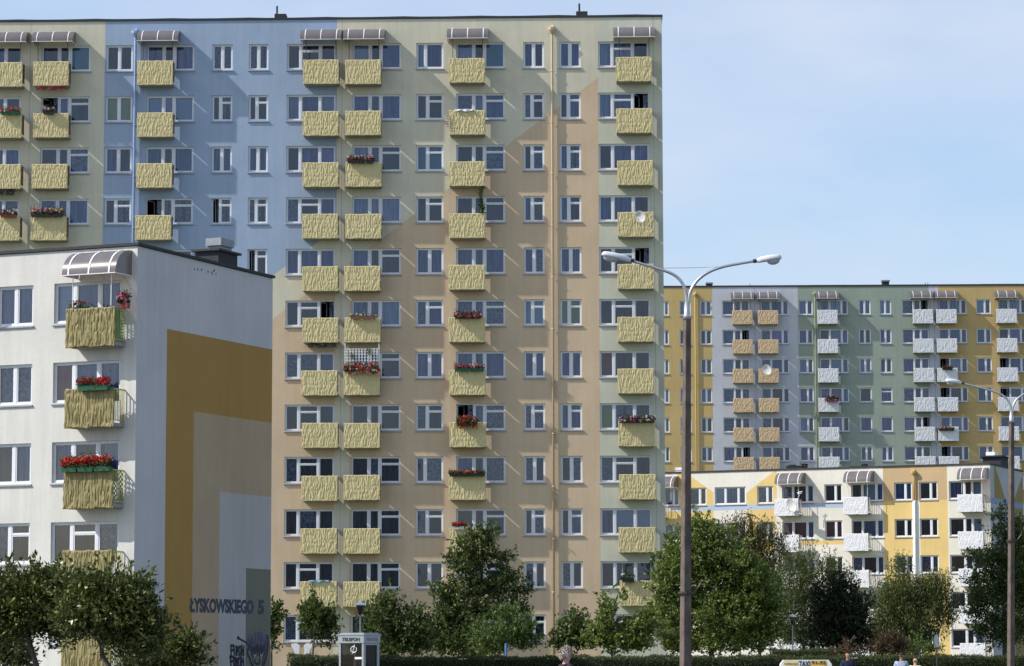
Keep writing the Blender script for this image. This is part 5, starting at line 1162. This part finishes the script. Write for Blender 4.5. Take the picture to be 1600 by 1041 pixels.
o, x, z = BA[(6, 5)]; fringe(A, x+.3, -.75, z-1.36, 1.5, 'dark fringe hanging under a yellow balcony left of the white trellis', 'fringe', M['trim'], .2, 300, 'fringe')
# trellis above a balcony
o, x, z = BA[(7, 6)]
root = empty('trellis', A.world(x, -.8, z+.02), A.a, 'white lattice trellis standing above the trailing pink flowers on a yellow balcony', 'trellis')
b = MB()
for xx in (.06, 1.87): b.box((xx-.02, -.02, 0), (xx+.02, .02, 1.42))
for k in range(11): xx = .17+k*.16; b.box((xx-.022, -.045, .42), (xx+.022, -.025, 1.14))
for zz in (.5, .66, .82, .98, 1.12): b.box((.02, -.0245, zz-.012), (1.91, .0, zz+.012))
b.obj('lattice', M['white'], root)
b = MB(); b.box((.2, .35, .2), (1.7, .37, 1.2)); 
for sx, sy_, zz in ((.45, .1, .75), (1.35, .1, .95)):
    FSEED[0] += 1; rng = np.random.default_rng(FSEED[0]); n = 60
    v, f = leaf_quads(np.array([sx, -.08, zz])+rng.normal(size=(n, 3))*[.1, .03, .1], rng.normal(size=(n, 3)), .08, .05, rng); q = empty('climbing_plant', (0, 0, 0)); bpy.data.objects.remove(q)
    link('climbing_leaves', np_mesh('climbing_leaves', v, f, fleaf), root)
# cloths
def cloth(bl, x, y, z, w, h, label, cat, mat, name='cloth', seed=0):
    nx, nz = 22, 12; rg_ = random.Random(seed); V = []; 
    for i in range(nx):
        for j in range(nz):
            u, t = i/(nx-1), j/(nz-1); V.append((u*w, .03*math.sin(u*17+seed)*(1-t)+(.16 if t > .93 else 0)*0, t*h-(.03*math.sin(u*9+seed*2)*(1-t))))
    for i in range(nx): u = i/(nx-1); V.append((u*w, .14, h-.01)); V.append((u*w, .15, h*.6))
    idx = lambda i, j: i*nz+j; F = [(idx(i, j), idx(i+1, j), idx(i+1, j+1), idx(i, j+1)) for i in range(nx-1) for j in range(nz-1)]
    o0 = nx*nz; F += [(idx(i, nz-1), idx(i+1, nz-1), o0+2*(i+1), o0+2*i) for i in range(nx-1)]+[(o0+2*i, o0+2*i+2, o0+2*i+3, o0+2*i+1) for i in range(nx-1)]
    me = bpy.data.meshes.new(name); me.from_pydata(V, [], F); me.materials.append(mat); me.polygons.foreach_set('use_smooth', [True]*len(F))
    o = link(name, me); o.location = bl.world(x, y, z); o.rotation_euler = (0, 0, bl.a); md = o.modifiers.new('t', 'SOLIDIFY'); md.thickness = .012; return tag(o, label, cat)
linen = plain('white_linen', (.74, .75, .78), .9); blue_cl = plain('blue_towel_cloth', (.25, .42, .62), .95, var=.3, vscale=12)
o, x, z = BA[(9, 1)]; cloth(A, x+.3, -.93, z-.06, 1.0, .11, 'white bedding airing over the rail of a second-row yellow balcony', 'bedding', linen, 'bedding', 1)
o, x, z = BA[(6, 10)]; cloth(A, x+.45, -.93, z-.03, 1.1, .09, 'folded blue towel on the rail of the lowest yellow balcony', 'towel', blue_cl, 'towel', 2)
# laundry under the ground floor window
xl, zl = A.uv(455, 1005, -.2); root = empty('laundry', A.world(xl, -.2, zl-.75), A.a, 'two white lace cloths drying below a ground-floor window beside the painted gable', 'laundry')
for dx, sg in ((0, 1), (.62, -1)):
    b = MB(); n = 10
    out = [(0, .72), (.30, .75), (.46, .62), (.42, .35), (.46, .1), (.30, .0), (.18, .12), (.14, .4), (.02, .55)]
    if sg < 0: out = [(.5-x_, z_) for x_, z_ in out][::-1]
    V = [(x_+dx, -.02, z_) for x_, z_ in out]+[(x_+dx, .0, z_) for x_, z_ in out]; m_ = len(out)
    b.add(V, [tuple(range(m_)), tuple(range(2*m_-1, m_-1, -1))]+[(i, (i+1) % m_, (i+1) % m_+m_, i+m_) for i in range(m_)]); b.obj('lace_cloth', linen, root)
b = MB(); b.tube([(-.15, .0, .76), (1.25, .0, .76)], .008, 5); b.obj('washing_line', M['trim'], root)
# satellite dishes
def dish(bl, px, py, depth, r, label, yaw=-.5, tilt=.35):
    x, z = bl.uv(px, py, -depth); root = empty('satellite_dish', bl.world(x, -depth, z), bl.a, label, 'satellite dish', 'satellite dishes on balconies')
    rot = Matrix.Rotation(yaw, 3, 'Z') @ Matrix.Rotation(tilt, 3, 'X')
    b = MB(); prof = [(0, .0)]+[(r*t, .22*r*t*t) for t in (.2, .4, .6, .8, .95, 1)]+[(r*1.03, .22*r+.0), (r*1.03, .22*r-.02), (r*.98, .19*r-.01), (r*.5, .03*r-.02), (0, -.02)]
    b.lathe(prof, (0, 0, 0), 28); b.v = [tuple(rot @ Vector((v[0], -v[2], v[1]*1.08))) for v in b.v]; b.obj('reflector', M['dish'], root, smooth=True)
    a = MB(); a.tube([rot @ Vector((0, -.03, -r*.95)), rot @ Vector((0, -r*.9, -r*.75)), rot @ Vector((0, -r*1.1, -r*.15))], .014, 6); ar = a.obj('feed_arm', M['post_dark'], root)
    l = MB(); q = rot @ Vector((0, -r*1.1, -r*.15)); l.tube([q, q+rot @ Vector((0, .1, .03))], .03, 8); l.obj('receiver', M['white'], ar)
    m = MB(); m.tube([(0, .02, 0), (0, .12, -.05), (0, .14, -.5)], .02, 6); m.obj('bracket', M['post_dark'], root)
    return root
dish(A, 1001, 338.5, 1.25, .29, 'pale satellite dish on the fourth corner balcony of the tall yellow-balcony block')
dish(D, 1199, 577.5, 1.35, .46, 'white satellite dish on a tan balcony of the far tall block')
dish(K, 1238, 789, 1.45, .50, 'large white satellite dish on a top white balcony of the cream block')
x, z = K.uv(1247, 776, -1.2); b = MB(); b.tube([(0, 0, -.6), (.02, 0, -.1), (.12, 0, .1), (.14, 0, .42)], .025, 6); b.tube([(-.08, -.002, .3), (.34, -.002, .38)], .014, 5); b.tube([(-.06, 0, .2), (.3, 0, .26)], .014, 5)
o = b.obj('television_aerial', galv, None, K.world(x, -1.2, z), (0, 0, K.a)); tag(o, 'bent grey aerial beside the large dish on the cream block balcony', 'aerial')
x, z = A.uv(700, 190, -.9); b = MB(); b.tube([(0, 0, -.35), (0, 0, .35)], .012, 5)
for k in range(5): b.tube([(-.14, -.013, -.28+k*.14), (.14, -.013, -.28+k*.14)], .01, 5)
o = b.obj('television_aerial', M['post_dark'], None, A.world(x, -.9, z), (0, 0, A.a)); tag(o, 'small comb-like aerial beside the yellow balcony with white bedding', 'aerial')
# white block flowers
def onB(r, x_off, w, label, cols, y=-1.0, **k):
    o, zt = BBal[r]; return flowers(B, BBx1-1.98+x_off, y, zt+.05, w, label, cols, **k)
onB(0, .02, .85, 'few red geraniums rising behind the top olive balcony sheet', ['red', 'dkred'], y=-.70, box='dark', dens=.45, h=.24, fc=.6)
b_ = flowers(B, BBx1+.01, -.62, BBal[0][1]+.12, .42, 'purplish trough of pink flowers on the end of the top olive balcony', ['pink', 'red'], box='red', dens=2.0, h=.34, box_h=.18)
onB(1, .62, 1.25, 'dark green trough of red geraniums on the second olive balcony', ['red', 'red'], box='green', dens=1.3, h=.26, box_h=.15, fc=1.6)
onB(2, .0, 1.98, 'dense full-width row of bright red geraniums on the third olive balcony', ['red', 'red', 'red', 'orange'], box='green', nbox=3, dens=2.2, h=.34, box_h=.15, fc=1.6)
# far block flowers
def onD(px, py, w, label, cols, **k):
    x, z = D.uv(px, py, -.95); return flowers(D, x, -1.1, z, w, label, cols, **k)
onD(1289, 625, 1.3, 'bushy pink and purple flowers on a white balcony of the far green field', ['purple', 'pink'], dens=2.2, h=.55, hang=.2, box='dark')
onD(1472, 576, 1.0, 'leafy green planter on a white balcony of the far block near the lamp', ['dkred'], dens=1.6, h=.22, box='dark', fc=.4)
onD(1466, 671, 1.5, 'row of red and pink flowers on a lower white balcony of the far block', ['red', 'pink', 'white'], dens=1.5, h=.22, box='dark')

# climbing plant between two balconies, posts with creeper on the lowest corner balcony
def creeper(bl, x, y, z0, z1, label, seed, w=.14):
    rng = np.random.default_rng(seed); root = empty('climbing_plant', bl.world(x, y, z0), bl.a, label, 'climbing plant'); n = int(330*(z1-z0))
    z = rng.uniform(0, z1-z0, n); P = np.stack([rng.normal(0, w*.5, n)+.07*np.sin(z*5), rng.normal(0, .06, n), z], -1)
    v, f = leaf_quads(P, rng.normal(size=(n, 3))+[0, -.3, -.2], .09, .07, rng); link('leaves', np_mesh('leaves', v, f, fleaf), root)
    b = MB(); b.tube([(.07*math.sin(k*.25*5), 0, k*.25) for k in range(int((z1-z0)/.25)+1)], .01, 5); b.obj('stem', M['bark'], root)
o, x, z = BA[(9, 3)]; creeper(A, x+1.72, -.78, z-.02, z+1.42, 'leafy creeper climbing from the fourth-row yellow balcony to the one above', 5)
o, x, z = BA[(12, 10)]; creeper(A, x+1.78, -.72, z, z+1.40, 'thin creeper on a post at the lowest corner yellow balcony', 6, .07)
for dx in (.16, 1.70):
    b = MB(); b.tube([(dx, .12, 1.34), (dx, .12, 1.34+1.43)], .018, 6); b.obj('post', M['rail'], o)
